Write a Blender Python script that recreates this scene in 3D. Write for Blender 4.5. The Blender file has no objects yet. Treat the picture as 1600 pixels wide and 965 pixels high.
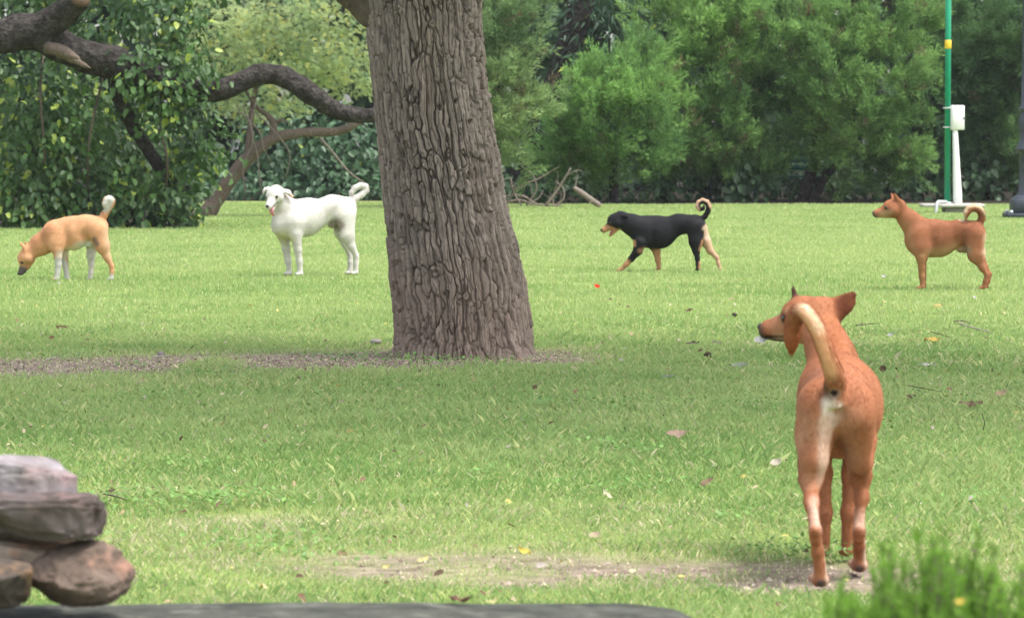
import bpy, math, random
import numpy as np
from mathutils import Vector, Matrix

random.seed(7)
rng = np.random.default_rng(11)
scene = bpy.context.scene
COL = scene.collection

# ------------------------------------------------------------------ camera
F_PX, HC, HOR = 6000.0, 1.19, 208.0          # focal length in photo pixels, eye height, horizon row
cam_d = bpy.data.cameras.new("camera")
cam = bpy.data.objects.new("camera", cam_d)
COL.objects.link(cam)
cam_d.sensor_width = 36.0
cam_d.lens = 36.0 * F_PX / 1600.0
cam_d.clip_start = 0.1
cam_d.clip_end = 1500.0
cam.location = (0, 0, HC)
cam.rotation_euler = (math.radians(90) - math.atan((482.5 - HOR) / F_PX), 0, 0)
cam_d.dof.use_dof = True
cam_d.dof.focus_distance = 18.5
cam_d.dof.aperture_fstop = 12.5
scene.camera = cam

# ------------------------------------------------------------------ world, sun, exposure
SUN_EL, SUN_AZ = math.radians(66), math.radians(115)
world = bpy.data.worlds.new("World")
scene.world = world
world.use_nodes = True
wn, wl = world.node_tree.nodes, world.node_tree.links
wn.clear()
sky = wn.new("ShaderNodeTexSky")
sky.sky_type = 'NISHITA'
sky.sun_disc = False
sky.sun_elevation = SUN_EL
sky.sun_rotation = SUN_AZ
sky.air_density = 1.0
sky.dust_density = 3.0
hsv = wn.new("ShaderNodeHueSaturation")
hsv.inputs["Saturation"].default_value = 0.35
bg = wn.new("ShaderNodeBackground")
bg.inputs["Strength"].default_value = 0.15
wo = wn.new("ShaderNodeOutputWorld")
wl.new(sky.outputs[0], hsv.inputs["Color"])
wl.new(hsv.outputs[0], bg.inputs["Color"])
wl.new(bg.outputs[0], wo.inputs["Surface"])
sun_d = bpy.data.lights.new("sun", 'SUN')
sun_d.energy = 1.5
sun_d.angle = math.radians(14)
sun_d.color = (1.0, 0.96, 0.9)
sun = bpy.data.objects.new("sun", sun_d)
COL.objects.link(sun)
sv = Vector((math.sin(SUN_AZ) * math.cos(SUN_EL), math.cos(SUN_AZ) * math.cos(SUN_EL), math.sin(SUN_EL)))
sun.rotation_euler = sv.to_track_quat('Z', 'Y').to_euler()
sun.location = (0, 0, 30)
scene.view_settings.view_transform = 'Standard'
scene.view_settings.look = 'None'
scene.view_settings.exposure = 1.52
scene.view_settings.gamma = 1.0
scene.cycles.max_bounces = 8
scene.cycles.transparent_max_bounces = 8


def dist_of(py):                    # ground distance seen at photo row py
    return F_PX * HC / (py - HOR)


def W(px, py, d):                   # photo pixel at distance d -> world point
    return np.array([(px - 800.0) * d / F_PX, d, HC - (py - HOR) * d / F_PX])


# ------------------------------------------------------------------ noise
def _hash(ix, iy, iz, seed):
    h = (ix.astype(np.int64) * 374761393 + iy.astype(np.int64) * 668265263 + iz.astype(np.int64) * 2147483647 + seed * 1274126177) & 0xFFFFFFFF
    h = ((h ^ (h >> 13)) * 1274126177) & 0xFFFFFFFF
    h = ((h ^ (h >> 15)) * 2246822519) & 0xFFFFFFFF
    return ((h ^ (h >> 16)) & 0xFFFFFF) / float(0xFFFFFF)


def vnoise(p, seed=0):
    p = np.asarray(p, float)
    i = np.floor(p).astype(np.int64)
    f = p - i
    f = f * f * (3 - 2 * f)
    out = 0
    for dx in (0, 1):
        wx = f[..., 0] if dx else 1 - f[..., 0]
        for dy in (0, 1):
            wy = f[..., 1] if dy else 1 - f[..., 1]
            for dz in (0, 1):
                wz = f[..., 2] if dz else 1 - f[..., 2]
                out = out + wx * wy * wz * _hash(i[..., 0] + dx, i[..., 1] + dy, i[..., 2] + dz, seed)
    return out * 2 - 1


def fbm(p, octv=4, seed=0):
    p = np.asarray(p, float)
    a, s, t = 1.0, 0.0, 0.0
    for o in range(octv):
        s = s + a * vnoise(p * (2.03 ** o), seed + o * 17)
        t += a
        a *= 0.5
    return s / t


def n2(x, y, sc, seed=0, octv=3):
    return fbm(np.stack([x * sc, y * sc, np.zeros_like(x) + seed * 3.7], -1), octv, seed)


def sstep(a, b, x):
    t = np.clip((x - a) / (b - a), 0, 1)
    return t * t * (3 - 2 * t)


def norm(v):
    return v / np.maximum(np.linalg.norm(v, axis=-1, keepdims=True), 1e-9)


# ------------------------------------------------------------------ object helpers
def tag(o, label=None, cat=None, group=None, kind=None):
    if label: o["label"] = label
    if cat: o["category"] = cat
    if group: o["group"] = group
    if kind: o["kind"] = kind
    return o


def empty(name, loc, label, cat, group=None, rz=0.0):
    o = bpy.data.objects.new(name, None)
    COL.objects.link(o)
    o.empty_display_size = 0.1
    o.location = loc
    o.rotation_euler = (0, 0, rz)
    return tag(o, label, cat, group)


def mk(name, v, faces, mat=None, parent=None, col=None, smooth=False, extra=None):
    """faces: list of int arrays (n,3)/(n,4)"""
    me = bpy.data.meshes.new(name)
    v = np.asarray(v, np.float32)
    if not isinstance(faces, (list, tuple)):
        faces = [faces]
    faces = [np.asarray(f, np.int32) for f in faces if len(f)]
    loops = np.concatenate([f.ravel() for f in faces])
    tot = np.concatenate([np.full(len(f), f.shape[1], np.int32) for f in faces])
    start = np.concatenate([[0], np.cumsum(tot)[:-1]]).astype(np.int32)
    me.vertices.add(len(v))
    me.vertices.foreach_set("co", v.ravel())
    me.loops.add(len(loops))
    me.loops.foreach_set("vertex_index", loops)
    me.polygons.add(len(tot))
    me.polygons.foreach_set("loop_start", start)
    me.polygons.foreach_set("loop_total", tot)
    if smooth:
        me.polygons.foreach_set("use_smooth", np.ones(len(tot), bool))
    me.update(calc_edges=True)
    if col is not None:
        a = me.color_attributes.new("tint", 'FLOAT_COLOR', 'POINT')
        c = np.ones((len(v), 4), np.float32)
        c[:, :3] = col
        a.data.foreach_set("color", c.ravel())
    for nm, val in (extra or {}).items():
        a = me.attributes.new(nm, 'FLOAT', 'POINT')
        a.data.foreach_set("value", np.asarray(val, np.float32))
    if mat: me.materials.append(mat)
    o = bpy.data.objects.new(name, me)
    COL.objects.link(o)
    if parent: o.parent = parent
    return o


def scatter(tv, tf, pos, X, Y, Z, sc):
    """copies of a template (k,3) at pos with per-copy axes and scale (n,) or (n,3)"""
    n, k = len(pos), len(tv)
    sc = np.asarray(sc, float)
    if sc.ndim == 1: sc = np.repeat(sc[:, None], 3, 1)
    L = tv[None] * sc[:, None, :]
    v = pos[:, None, :] + L[..., 0:1] * X[:, None] + L[..., 1:2] * Y[:, None] + L[..., 2:3] * Z[:, None]
    f = (np.asarray(tf)[None] + (np.arange(n) * k)[:, None, None]).reshape(-1, np.asarray(tf).shape[1])
    return v.reshape(-1, 3), f


def frames(d, nrm):
    """Y along d, Z near nrm"""
    Y = norm(d)
    X = norm(np.cross(Y, nrm))
    Z = np.cross(X, Y)
    return X, Y, Z


def tube(pts, rad, sides=10, rough=0.0, seed=0, cap=True, sub=6, oval=1.0):
    """smooth tube through points -> verts, quads"""
    pts = np.asarray(pts, float); rad = np.asarray(rad, float)
    if sub > 1 and len(pts) > 2:
        P = np.vstack([2 * pts[0] - pts[1], pts, 2 * pts[-1] - pts[-2]])
        out, ro = [], []
        for i in range(len(pts) - 1):
            p0, p1, p2, p3 = P[i:i + 4]
            for t in np.linspace(0, 1, sub, endpoint=False):
                out.append(.5 * ((2 * p1) + (-p0 + p2) * t + (2 * p0 - 5 * p1 + 4 * p2 - p3) * t * t + (-p0 + 3 * p1 - 3 * p2 + p3) * t ** 3))
                ro.append(rad[i] * (1 - t) + rad[i + 1] * t)
        out.append(pts[-1]); ro.append(rad[-1])
        pts, rad = np.array(out), np.array(ro)
    T = norm(np.gradient(pts, axis=0))
    ref = np.array([0.03, 0.07, 1.0]) if abs(T[0, 2]) < .8 else np.array([1.0, .05, .03])
    N = np.zeros_like(pts)
    n = norm(np.cross(T[0], ref))
    for i in range(len(pts)):
        n = norm(n - T[i] * np.dot(n, T[i])); N[i] = n
    B = np.cross(T, N)
    a = np.linspace(0, 2 * np.pi, sides, endpoint=False)
    ring = np.cos(a)[None, :, None] * N[:, None] + np.sin(a)[None, :, None] * B[:, None] * oval
    r = rad[:, None] * np.ones(sides)
    v = pts[:, None] + ring * r[..., None]
    if rough:
        q = v * (1.2 / max(rad.max(), .02))
        r = r * (1 + rough * fbm(q, 3, seed))
        v = pts[:, None] + ring * r[..., None]
    m = len(pts)
    i, j = np.meshgrid(np.arange(m - 1), np.arange(sides), indexing='ij')
    j2 = (j + 1) % sides
    q = np.stack([i * sides + j, i * sides + j2, (i + 1) * sides + j2, (i + 1) * sides + j], -1).reshape(-1, 4)
    v = v.reshape(-1, 3)
    tri = np.zeros((0, 3), int)
    if cap:
        c0, c1 = len(v), len(v) + 1
        v = np.vstack([v, pts[0], pts[-1]])
        jj = np.arange(sides)
        tri = np.vstack([np.stack([np.full(sides, c0), (jj + 1) % sides, jj], 1),
                         np.stack([np.full(sides, c1), (m - 1) * sides + jj, (m - 1) * sides + (jj + 1) % sides], 1)])
    return v, q, tri


class MB:
    """collect several shapes into one mesh"""
    def __init__(s): s.v, s.q, s.t, s.n = [], [], [], 0
    def add(s, v, q=None, t=None):
        s.v.append(v)
        if q is not None and len(q): s.q.append(np.asarray(q) + s.n)
        if t is not None and len(t): s.t.append(np.asarray(t) + s.n)
        s.n += len(v); return s
    def tube(s, *a, **k): return s.add(*tube(*a, **k))
    def box(s, c, d, bev=0.0, rot=None):
        c = np.array(c, float); h = np.array(d, float) / 2
        b = min(bev, h.min() * .9)
        vs = []
        for sz in (-1, 1):
            for sy in (-1, 1):
                for sx in (-1, 1):
                    g = np.array([sx, sy, sz])
                    for ax in range(3):
                        p = g * (h - b); p[ax] = g[ax] * h[ax]; vs.append(p)
        vs = np.array(vs, float)
        import itertools
        idx = lambda sx, sy, sz, ax: (((sz > 0) * 2 + (sy > 0)) * 2 + (sx > 0)) * 3 + ax
        q, t = [], []
        cyc = [(-1, -1), (1, -1), (1, 1), (-1, 1)]
        for ax in range(3):
            for sg in (-1, 1):
                f = []
                for u, w in cyc:
                    g = [0, 0, 0]; g[ax] = sg; g[(ax + 1) % 3] = u; g[(ax + 2) % 3] = w
                    f.append(idx(*g, ax))
                q.append(f if sg > 0 else f[::-1])
        for ax in range(3):      # edges parallel to ax
            b1, b2 = (ax + 1) % 3, (ax + 2) % 3
            for u, w in cyc:
                g0, g1 = [0] * 3, [0] * 3
                g0[ax], g1[ax] = -1, 1
                for g in (g0, g1): g[b1], g[b2] = u, w
                f = [idx(*g0, b1), idx(*g1, b1), idx(*g1, b2), idx(*g0, b2)]
                q.append(f if u * w < 0 else f[::-1])
        for g in itertools.product((-1, 1), repeat=3):
            f = [idx(*g, 0), idx(*g, 1), idx(*g, 2)]
            t.append(f if g[0] * g[1] * g[2] > 0 else f[::-1])
        if rot is not None: vs = vs @ np.array(rot).T
        return s.add(vs + c, np.array(q), np.array(t))
    def lathe(s, prof, c=(0, 0, 0), sides=20):
        prof = np.array(prof, float); m = len(prof)
        a = np.linspace(0, 2 * np.pi, sides, endpoint=False)
        v = np.stack([prof[:, 0:1] * np.cos(a), prof[:, 0:1] * np.sin(a), np.repeat(prof[:, 1:2], sides, 1)], -1).reshape(-1, 3) + np.array(c)
        i, j = np.meshgrid(np.arange(m - 1), np.arange(sides), indexing='ij'); j2 = (j + 1) % sides
        q = np.stack([i * sides + j, i * sides + j2, (i + 1) * sides + j2, (i + 1) * sides + j], -1).reshape(-1, 4)
        return s.add(v, q)
    def build(s, name, mat, parent=None, col=None, smooth=False):
        f = ([np.vstack(s.q)] if s.q else []) + ([np.vstack(s.t)] if s.t else [])
        return mk(name, np.vstack(s.v), f, mat, parent, col, smooth)


# ------------------------------------------------------------------ materials
def mat(name, color=None, rough=0.7, spec=0.3, attr=False, nscale=0, namt=0.0, bump=0.0, bscale=40, metal=0.0, transl=0.0,
        c2=None, stretch=None, hue_var=None, sheen=0.0, gain=1.0, bdist=.01):
    m = bpy.data.materials.new(name)
    m.use_nodes = True
    N, L = m.node_tree.nodes, m.node_tree.links
    b = N["Principled BSDF"]
    b.inputs["Roughness"].default_value = rough
    b.inputs["Specular IOR Level"].default_value = spec
    b.inputs["Metallic"].default_value = metal
    if sheen: b.inputs["Sheen Weight"].default_value = sheen
    src = None
    tc = N.new("ShaderNodeTexCoord")
    vec = tc.outputs["Object"]
    if stretch:
        mp = N.new("ShaderNodeMapping"); mp.inputs["Scale"].default_value = stretch
        L.new(vec, mp.inputs["Vector"]); vec = mp.outputs[0]
    if attr:
        at = N.new("ShaderNodeAttribute"); at.attribute_name = "tint"; src = at.outputs["Color"]
    else:
        rgb = N.new("ShaderNodeRGB"); rgb.outputs[0].default_value = (*color, 1); src = rgb.outputs[0]
    if nscale:
        nz = N.new("ShaderNodeTexNoise"); nz.inputs["Scale"].default_value = nscale; nz.inputs["Detail"].default_value = 6
        L.new(vec, nz.inputs["Vector"])
        if c2:
            cr = N.new("ShaderNodeMapRange"); cr.inputs[1].default_value = .4; cr.inputs[2].default_value = .62
            L.new(nz.outputs[0], cr.inputs[0])
            mx = N.new("ShaderNodeMix"); mx.data_type = 'RGBA'
            L.new(cr.outputs[0], mx.inputs[0]); L.new(src, mx.inputs[6]); mx.inputs[7].default_value = (*c2, 1)
            src = mx.outputs[2]
        if namt:
            nz2 = N.new("ShaderNodeTexNoise"); nz2.inputs["Scale"].default_value = nscale * 3.1; nz2.inputs["Detail"].default_value = 5
            L.new(vec, nz2.inputs["Vector"])
            mr = N.new("ShaderNodeMapRange"); mr.inputs[3].default_value = 1 - namt; mr.inputs[4].default_value = 1 + namt
            mr.inputs[1].default_value = .25; mr.inputs[2].default_value = .75
            L.new(nz2.outputs[0], mr.inputs[0])
            vm = N.new("ShaderNodeVectorMath"); vm.operation = 'SCALE'
            L.new(src, vm.inputs[0]); L.new(mr.outputs[0], vm.inputs["Scale"]); src = vm.outputs[0]
    L.new(src, b.inputs["Base Color"])
    if bump:
        bn = N.new("ShaderNodeTexNoise"); bn.inputs["Scale"].default_value = bscale; bn.inputs["Detail"].default_value = 8
        L.new(vec, bn.inputs["Vector"])
        bp = N.new("ShaderNodeBump"); bp.inputs["Strength"].default_value = bump; bp.inputs["Distance"].default_value = bdist
        L.new(bn.outputs[0], bp.inputs["Height"]); L.new(bp.outputs[0], b.inputs["Normal"])
    if transl:
        tr = N.new("ShaderNodeBsdfTranslucent"); L.new(src, tr.inputs["Color"])
        ms = N.new("ShaderNodeMixShader"); ms.inputs[0].default_value = transl
        L.new(b.outputs[0], ms.inputs[1]); L.new(tr.outputs[0], ms.inputs[2])
        L.new(ms.outputs[0], N["Material Output"].inputs["Surface"])
    return m


M_grass = mat("grass blades", attr=True, rough=.55, spec=.25, transl=.4)
M_leaf = mat("broad leaves", attr=True, rough=.45, spec=.35, transl=.3)
M_needle = mat("conifer sprays", attr=True, rough=.6, spec=.2, transl=.55)
M_fur = mat("short fur", attr=True, rough=.75, spec=.2, nscale=45, namt=.12, bump=.3, bscale=260, stretch=(.35, 1, 1), bdist=.003)
M_hair = mat("fur hairs", attr=True, rough=.7, spec=.12, transl=.25)
M_eye = mat("dog eye", (.012, .008, .005), rough=.08, spec=.6)
M_nose = mat("dog nose", (.015, .014, .015), rough=.4, spec=.5, bump=.3, bscale=300)
M_tongue = mat("dog tongue", (.62, .22, .27), rough=.35, spec=.5, nscale=60, namt=.12)
M_bark = mat("furrowed bark", attr=True, rough=.9, spec=.15, nscale=9, namt=.22, bump=.7, bscale=70, stretch=(1, 1, .35), bdist=.012)
M_darkbark = mat("dark bark", (.024, .021, .019), rough=.95, spec=.1, nscale=9, namt=.6, bump=1.0, bscale=14, bdist=.06, c2=(.05, .044, .04))
M_brownbark = mat("grey brown bark", (.12, .092, .072), rough=.9, spec=.15, nscale=8, namt=.3, bump=.7, bscale=28, bdist=.02)
M_cutwood = mat("sawn wood", (.11, .065, .045), rough=.85, nscale=12, namt=.3)
M_twig = mat("dead twig", (.17, .14, .115), rough=.9, nscale=14, namt=.3)
M_vinestem = mat("vine stem", (.075, .06, .045), rough=.9, nscale=14, namt=.3)
M_green = mat("green pole paint", (.0, .23, .115), rough=.42, spec=.4, nscale=3, namt=.12, bump=.1, bscale=30)
M_yellow = mat("yellow band paint", (.75, .5, .04), rough=.5, nscale=4, namt=.1)
M_white = mat("white painted steel", (.74, .74, .72), rough=.5, nscale=4, namt=.06, bump=.05, bscale=20)
M_conc = mat("concrete", (.42, .4, .36), rough=.9, nscale=8, namt=.2, bump=.4, bscale=50)
M_pipe = mat("galvanised pipe", (.5, .52, .52), rough=.4, metal=.6, nscale=9, namt=.15)
M_iron = mat("black cast iron paint", (.035, .042, .055), rough=.45, spec=.4, nscale=6, namt=.25, bump=.15, bscale=30)
M_bench = mat("green bench paint", (.03, .12, .09), rough=.5, nscale=5, namt=.15)
M_glass = mat("milky lantern glass", (.6, .6, .56), rough=.3)
M_soilbits = mat("leaf litter crumbs", attr=True, rough=.95, spec=.1)
M_debris = mat("litter", attr=True, rough=.8, spec=.2, nscale=30, namt=.22, transl=.15)


# ------------------------------------------------------------------ ground
def mould_shade_mask(x, y):
    """bare leaf mould under the far trees, its colour darkened for their shade"""
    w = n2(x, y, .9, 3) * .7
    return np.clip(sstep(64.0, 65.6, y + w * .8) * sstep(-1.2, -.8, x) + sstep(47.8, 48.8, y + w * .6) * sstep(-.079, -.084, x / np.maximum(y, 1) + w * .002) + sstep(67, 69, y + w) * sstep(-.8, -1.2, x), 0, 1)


def soil_mask(x, y):
    w = n2(x, y, .9, 3) * .7 + n2(x, y, 4.0, 5) * .6 + n2(x, y * .6, 11, 6) * .3
    # worn strip beside the trunk, from the left edge to just right of the trunk
    c = 20.45 + np.clip((x + .6) * .45, -.95, 0)
    half = np.where(x < -.25, 1.15, np.where(x < .55, .85, .6))
    s1 = 1 - sstep(half * .35, half * 1.25, np.abs(y - c) + w * .6)
    s1 = s1 * sstep(.62, .2, x + w * .3) * np.where(y > 19.2 + 0 * y, 1, 1)
    gap = sstep(.5, .15, np.hypot((x + 1.55) / .5, (y - 19.8) / 2.2))
    s1 = s1 * (1 - .9 * gap)
    s3 = (1 - sstep(.1, .5, np.abs(y - 21.6) + w * .4)) * sstep(1.05, 1.3, x + w * .3) * sstep(2.6, 2.0, x) * .55
    s4 = (1 - sstep(.1, .5, np.abs(y - 19.6) + w * .4)) * sstep(.8, 1.3, x + w * .3) * .3
    # worn strip in front, broken by islands of grass
    c2 = 10.5 - .12 * (x - .2)
    h2 = .36 * sstep(-1.1, -.2, x) + .06
    s2 = (1 - sstep(h2 * .15, h2 * 1.6, np.abs(y - c2) + w * .42)) * sstep(-1.3, -.3, x + w * .5) * sstep(1.6, 1.0, x + w * .2)
    s2 = s2 * (.5 + .5 * sstep(-.34, .05, n2(x, y * 1.6, 2.4, 58)))
    s5 = (1 - sstep(.15, .5, np.hypot((x + 1.28) / .9, (y - 12.7) / .35) + w * .4)) * .8
    s7 = mould_shade_mask(x, y)
    s8 = sstep(.18, .6, n2(x, y, .75, 55) + .45 * n2(x, y, 5.5, 56)) * .55 * sstep(15, 11.5, y)
    s9 = (1 - sstep(.15, .55, np.hypot((x - .85) / .8, (y - 10.1) / .45) + w * .35)) * .95
    s6 = (1 - sstep(.1, .5, np.hypot((x + .95) / .5, (y - 10.9) / .25) + w * .4)) * .7
    return np.clip(np.maximum.reduce([s1, s2, s3, s4, s5, s6, s7, s8, s9]), 0, 1)


def dry_mask(x, y):
    a = np.exp(-((y - 10.9) / 1.5) ** 2) * .60 + np.exp(-((y - 18.2) / .5) ** 2) * .35 * sstep(-.5, -1.2, x)
    return np.clip(a + n2(x, y, .7, 9) * .55 + n2(x, y, 2.5, 12) * .3, 0, 1)


def build_ground():
    gx = np.concatenate([[-100, -50, -30, -20, -14], np.arange(-11, 11.01, .16), [14, 20, 30, 50, 100]])
    gy = np.concatenate([[-30, -15, -6, 0, 4], np.arange(6, 26, .13), np.arange(26, 72, .6), [76, 84, 95, 110, 140, 180]])
    Y, X = np.meshgrid(gy, gx, indexing='ij')
    s = soil_mask(X, Y)
    Z = .006 * n2(X, Y, 2.2, 21) - .006 - .012 * s + .01 * s * n2(X, Y, 9, 23)
    v = np.stack([X, Y, Z], -1).reshape(-1, 3)
    nx = len(gx); ny = len(gy)
    i, j = np.meshgrid(np.arange(ny - 1), np.arange(nx - 1), indexing='ij')
    q = np.stack([i * nx + j, i * nx + j + 1, (i + 1) * nx + j + 1, (i + 1) * nx + j], -1).reshape(-1, 4)
    m = bpy.data.materials.new("lawn soil"); m.use_nodes = True
    N, L = m.node_tree.nodes, m.node_tree.links
    b = N["Principled BSDF"]; b.inputs["Roughness"].default_value = .95; b.inputs["Specular IOR Level"].default_value = .1
    tc = N.new("ShaderNodeTexCoord")
    def noise(sc, det=6):
        n = N.new("ShaderNodeTexNoise"); n.inputs["Scale"].default_value = sc; n.inputs["Detail"].default_value = det
        L.new(tc.outputs["Object"], n.inputs["Vector"]); return n.outputs[0]
    def ramp(f, c0, c1, p0=.35, p1=.65):
        r = N.new("ShaderNodeValToRGB"); r.color_ramp.elements[0].color = (*c0, 1); r.color_ramp.elements[1].color = (*c1, 1)
        r.color_ramp.elements[0].position = p0; r.color_ramp.elements[1].position = p1
        L.new(f, r.inputs[0]); return r.outputs[0]
    soil = ramp(noise(14), (.15, .112, .09), (.30, .235, .19))
    turf = ramp(noise(3), (.13, .19, .045), (.22, .28, .08))
    at = N.new("ShaderNodeAttribute"); at.attribute_name = "soil"
    mx = N.new("ShaderNodeMix"); mx.data_type = 'RGBA'
    L.new(at.outputs["Fac"], mx.inputs[0]); L.new(turf, mx.inputs[6]); L.new(soil, mx.inputs[7])
    ah = N.new("ShaderNodeAttribute"); ah.attribute_name = "mould_shade"
    mould_col = ramp(noise(6), (.012, .011, .008), (.032, .027, .018))  # nearly black: shade under the trees put into the floor colour
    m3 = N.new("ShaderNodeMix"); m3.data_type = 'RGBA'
    L.new(ah.outputs["Fac"], m3.inputs[0]); L.new(mx.outputs[2], m3.inputs[6]); L.new(mould_col, m3.inputs[7])
    L.new(m3.outputs[2], b.inputs["Base Color"])
    bp = N.new("ShaderNodeBump"); bp.inputs["Strength"].default_value = .8; bp.inputs["Distance"].default_value = .02
    L.new(noise(45, 9), bp.inputs["Height"]); L.new(bp.outputs[0], b.inputs["Normal"])
    o = mk("lawn", v, q, m, smooth=True, extra={"soil": s.reshape(-1), "mould_shade": mould_shade_mask(X, Y).reshape(-1)})
    tag(o, "flat green lawn with worn bare earth strips", None, None, "structure")


build_ground()

TRUNK_C = W(724, 208, 20.75)[:2]


def build_grass():
    # near blades: bent, three faces; far blades: one triangle
    def pts(n, y0, y1, power):
        u = rng.random(n)
        a = 1 - power
        y = (y0 ** a + u * (y1 ** a - y0 ** a)) ** (1 / a)
        hw = .155 * y + .6
        return (rng.random(n) * 2 - 1) * hw, y
    vs, q, t, cs, nv = [], [], [], [], 0
    for near in (True, False):
        x, y = pts(420000, 6.6, 24, .45) if near else pts(500000, 24, 66, .95)
        s = soil_mask(x, y)
        keep = rng.random(len(x)) > np.clip(s * 1.05, 0, np.where(y > 40, .99, .88))
        keep &= np.hypot(x - TRUNK_C[0], y - TRUNK_C[1]) > .36
        x, y, s = x[keep], y[keep], s[keep]
        n = len(x)
        hn = n2(x, y, .45, 31) * .5 + n2(x, y, 2.1, 33) * .5
        tall = np.clip(.5 + hn * .9, 0, 1)
        h = (.010 + .026 * tall) * (.55 + .9 * rng.random(n)) * (1 - .5 * s)
        h *= np.where(rng.random(n) < .03, 1.7, 1)
        wd = np.maximum(.0011, y * .000125) * (.8 + .6 * rng.random(n)) * np.where(near, 1.1, 1)
        az = rng.random(n) * 2 * np.pi
        ln = (.25 + .75 * rng.random(n)) * h * (1.0 if near else .7)
        d = np.stack([np.cos(az), np.sin(az), 0 * az], -1)
        fz = rng.random(n) * np.pi
        sd = np.stack([np.cos(fz), np.sin(fz) * .6, 0 * fz], -1)
        base = np.stack([x, y, np.full(n, -.008)], -1)
        up = np.array([0, 0, 1.0])
        # colours
        dry = np.clip(dry_mask(x, y), 0, 1)
        big = n2(x, y, .22, 41)
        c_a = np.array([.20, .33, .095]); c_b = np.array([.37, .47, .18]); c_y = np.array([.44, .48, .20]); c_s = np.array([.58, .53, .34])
        mixv = np.clip(.45 + .5 * big + .5 * (rng.random(n) - .5) + n2(x, y, 1.4, 43) * .55 + n2(x, y, 5.0, 44) * .3 + .30 * sstep(20, 27, y), 0, 1)[:, None]  # rises with distance: the far lawn's brighter light painted into the blades
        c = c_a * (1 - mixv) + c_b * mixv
        yl = (rng.random(n) < .14 + .40 * dry)[:, None]
        c = np.where(yl, c_y * (.8 + .4 * rng.random((n, 1))), c)
        st = (rng.random(n) < .02 + .22 * dry * dry + .3 * s)[:, None]
        c = np.where(st, c_s * (.7 + .5 * rng.random((n, 1))), c)
        if near:
            mid = base + up * (h * .6)[:, None] + d * (ln * .3)[:, None]
            tip = base + up * (h * .95)[:, None] + d * ln[:, None]
            v = np.stack([base - sd * wd[:, None], base + sd * wd[:, None], mid + sd * (wd * .9)[:, None], tip], 1)
            k = 4
            i0 = nv + np.arange(n)[:, None] * k
            q.append(i0 + np.array([[0, 1, 2, 3]]))
            g = 0
        else:
            tip = base + up * h[:, None] + d * ln[:, None]
            v = np.stack([base - sd * wd[:, None] * 1.4, base + sd * wd[:, None] * 1.4, tip], 1)
            k = 3
            i0 = nv + np.arange(n)[:, None] * k
            t.append(i0 + np.array([[0, 1, 2]]))
            g = 0
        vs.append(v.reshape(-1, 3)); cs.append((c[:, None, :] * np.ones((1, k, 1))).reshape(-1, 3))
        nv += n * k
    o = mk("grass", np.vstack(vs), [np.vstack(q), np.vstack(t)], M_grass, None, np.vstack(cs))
    tag(o, "short green lawn grass covering the whole park floor", "grass", None, "stuff")


build_grass()


# ------------------------------------------------------------------ main tree
def voro(u, v, nu, seed):
    """F1, F2 of jittered cells, periodic in u with nu cells"""
    iu, iv = np.floor(u).astype(int), np.floor(v).astype(int)
    f1 = np.full(u.shape, 9.0); f2 = np.full(u.shape, 9.0); cid = np.zeros(u.shape)
    for du in (-1, 0, 1):
        for dv in (-1, 0, 1):
            cu, cv = iu + du, iv + dv
            cm = np.mod(cu, nu)
            z = np.zeros_like(cm)
            px = cu + .5 + .85 * (_hash(cm, cv, z, seed) - .5)
            py = cv + .5 + .85 * (_hash(cm, cv, z + 1, seed) - .5)
            dd = np.hypot(u - px, v - py)
            new = dd < f1
            cid = np.where(new, _hash(cm, cv, z + 2, seed), cid)
            f2 = np.where(new, f1, np.minimum(f2, dd)); f1 = np.where(new, dd, f1)
    return f1, f2, cid


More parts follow.
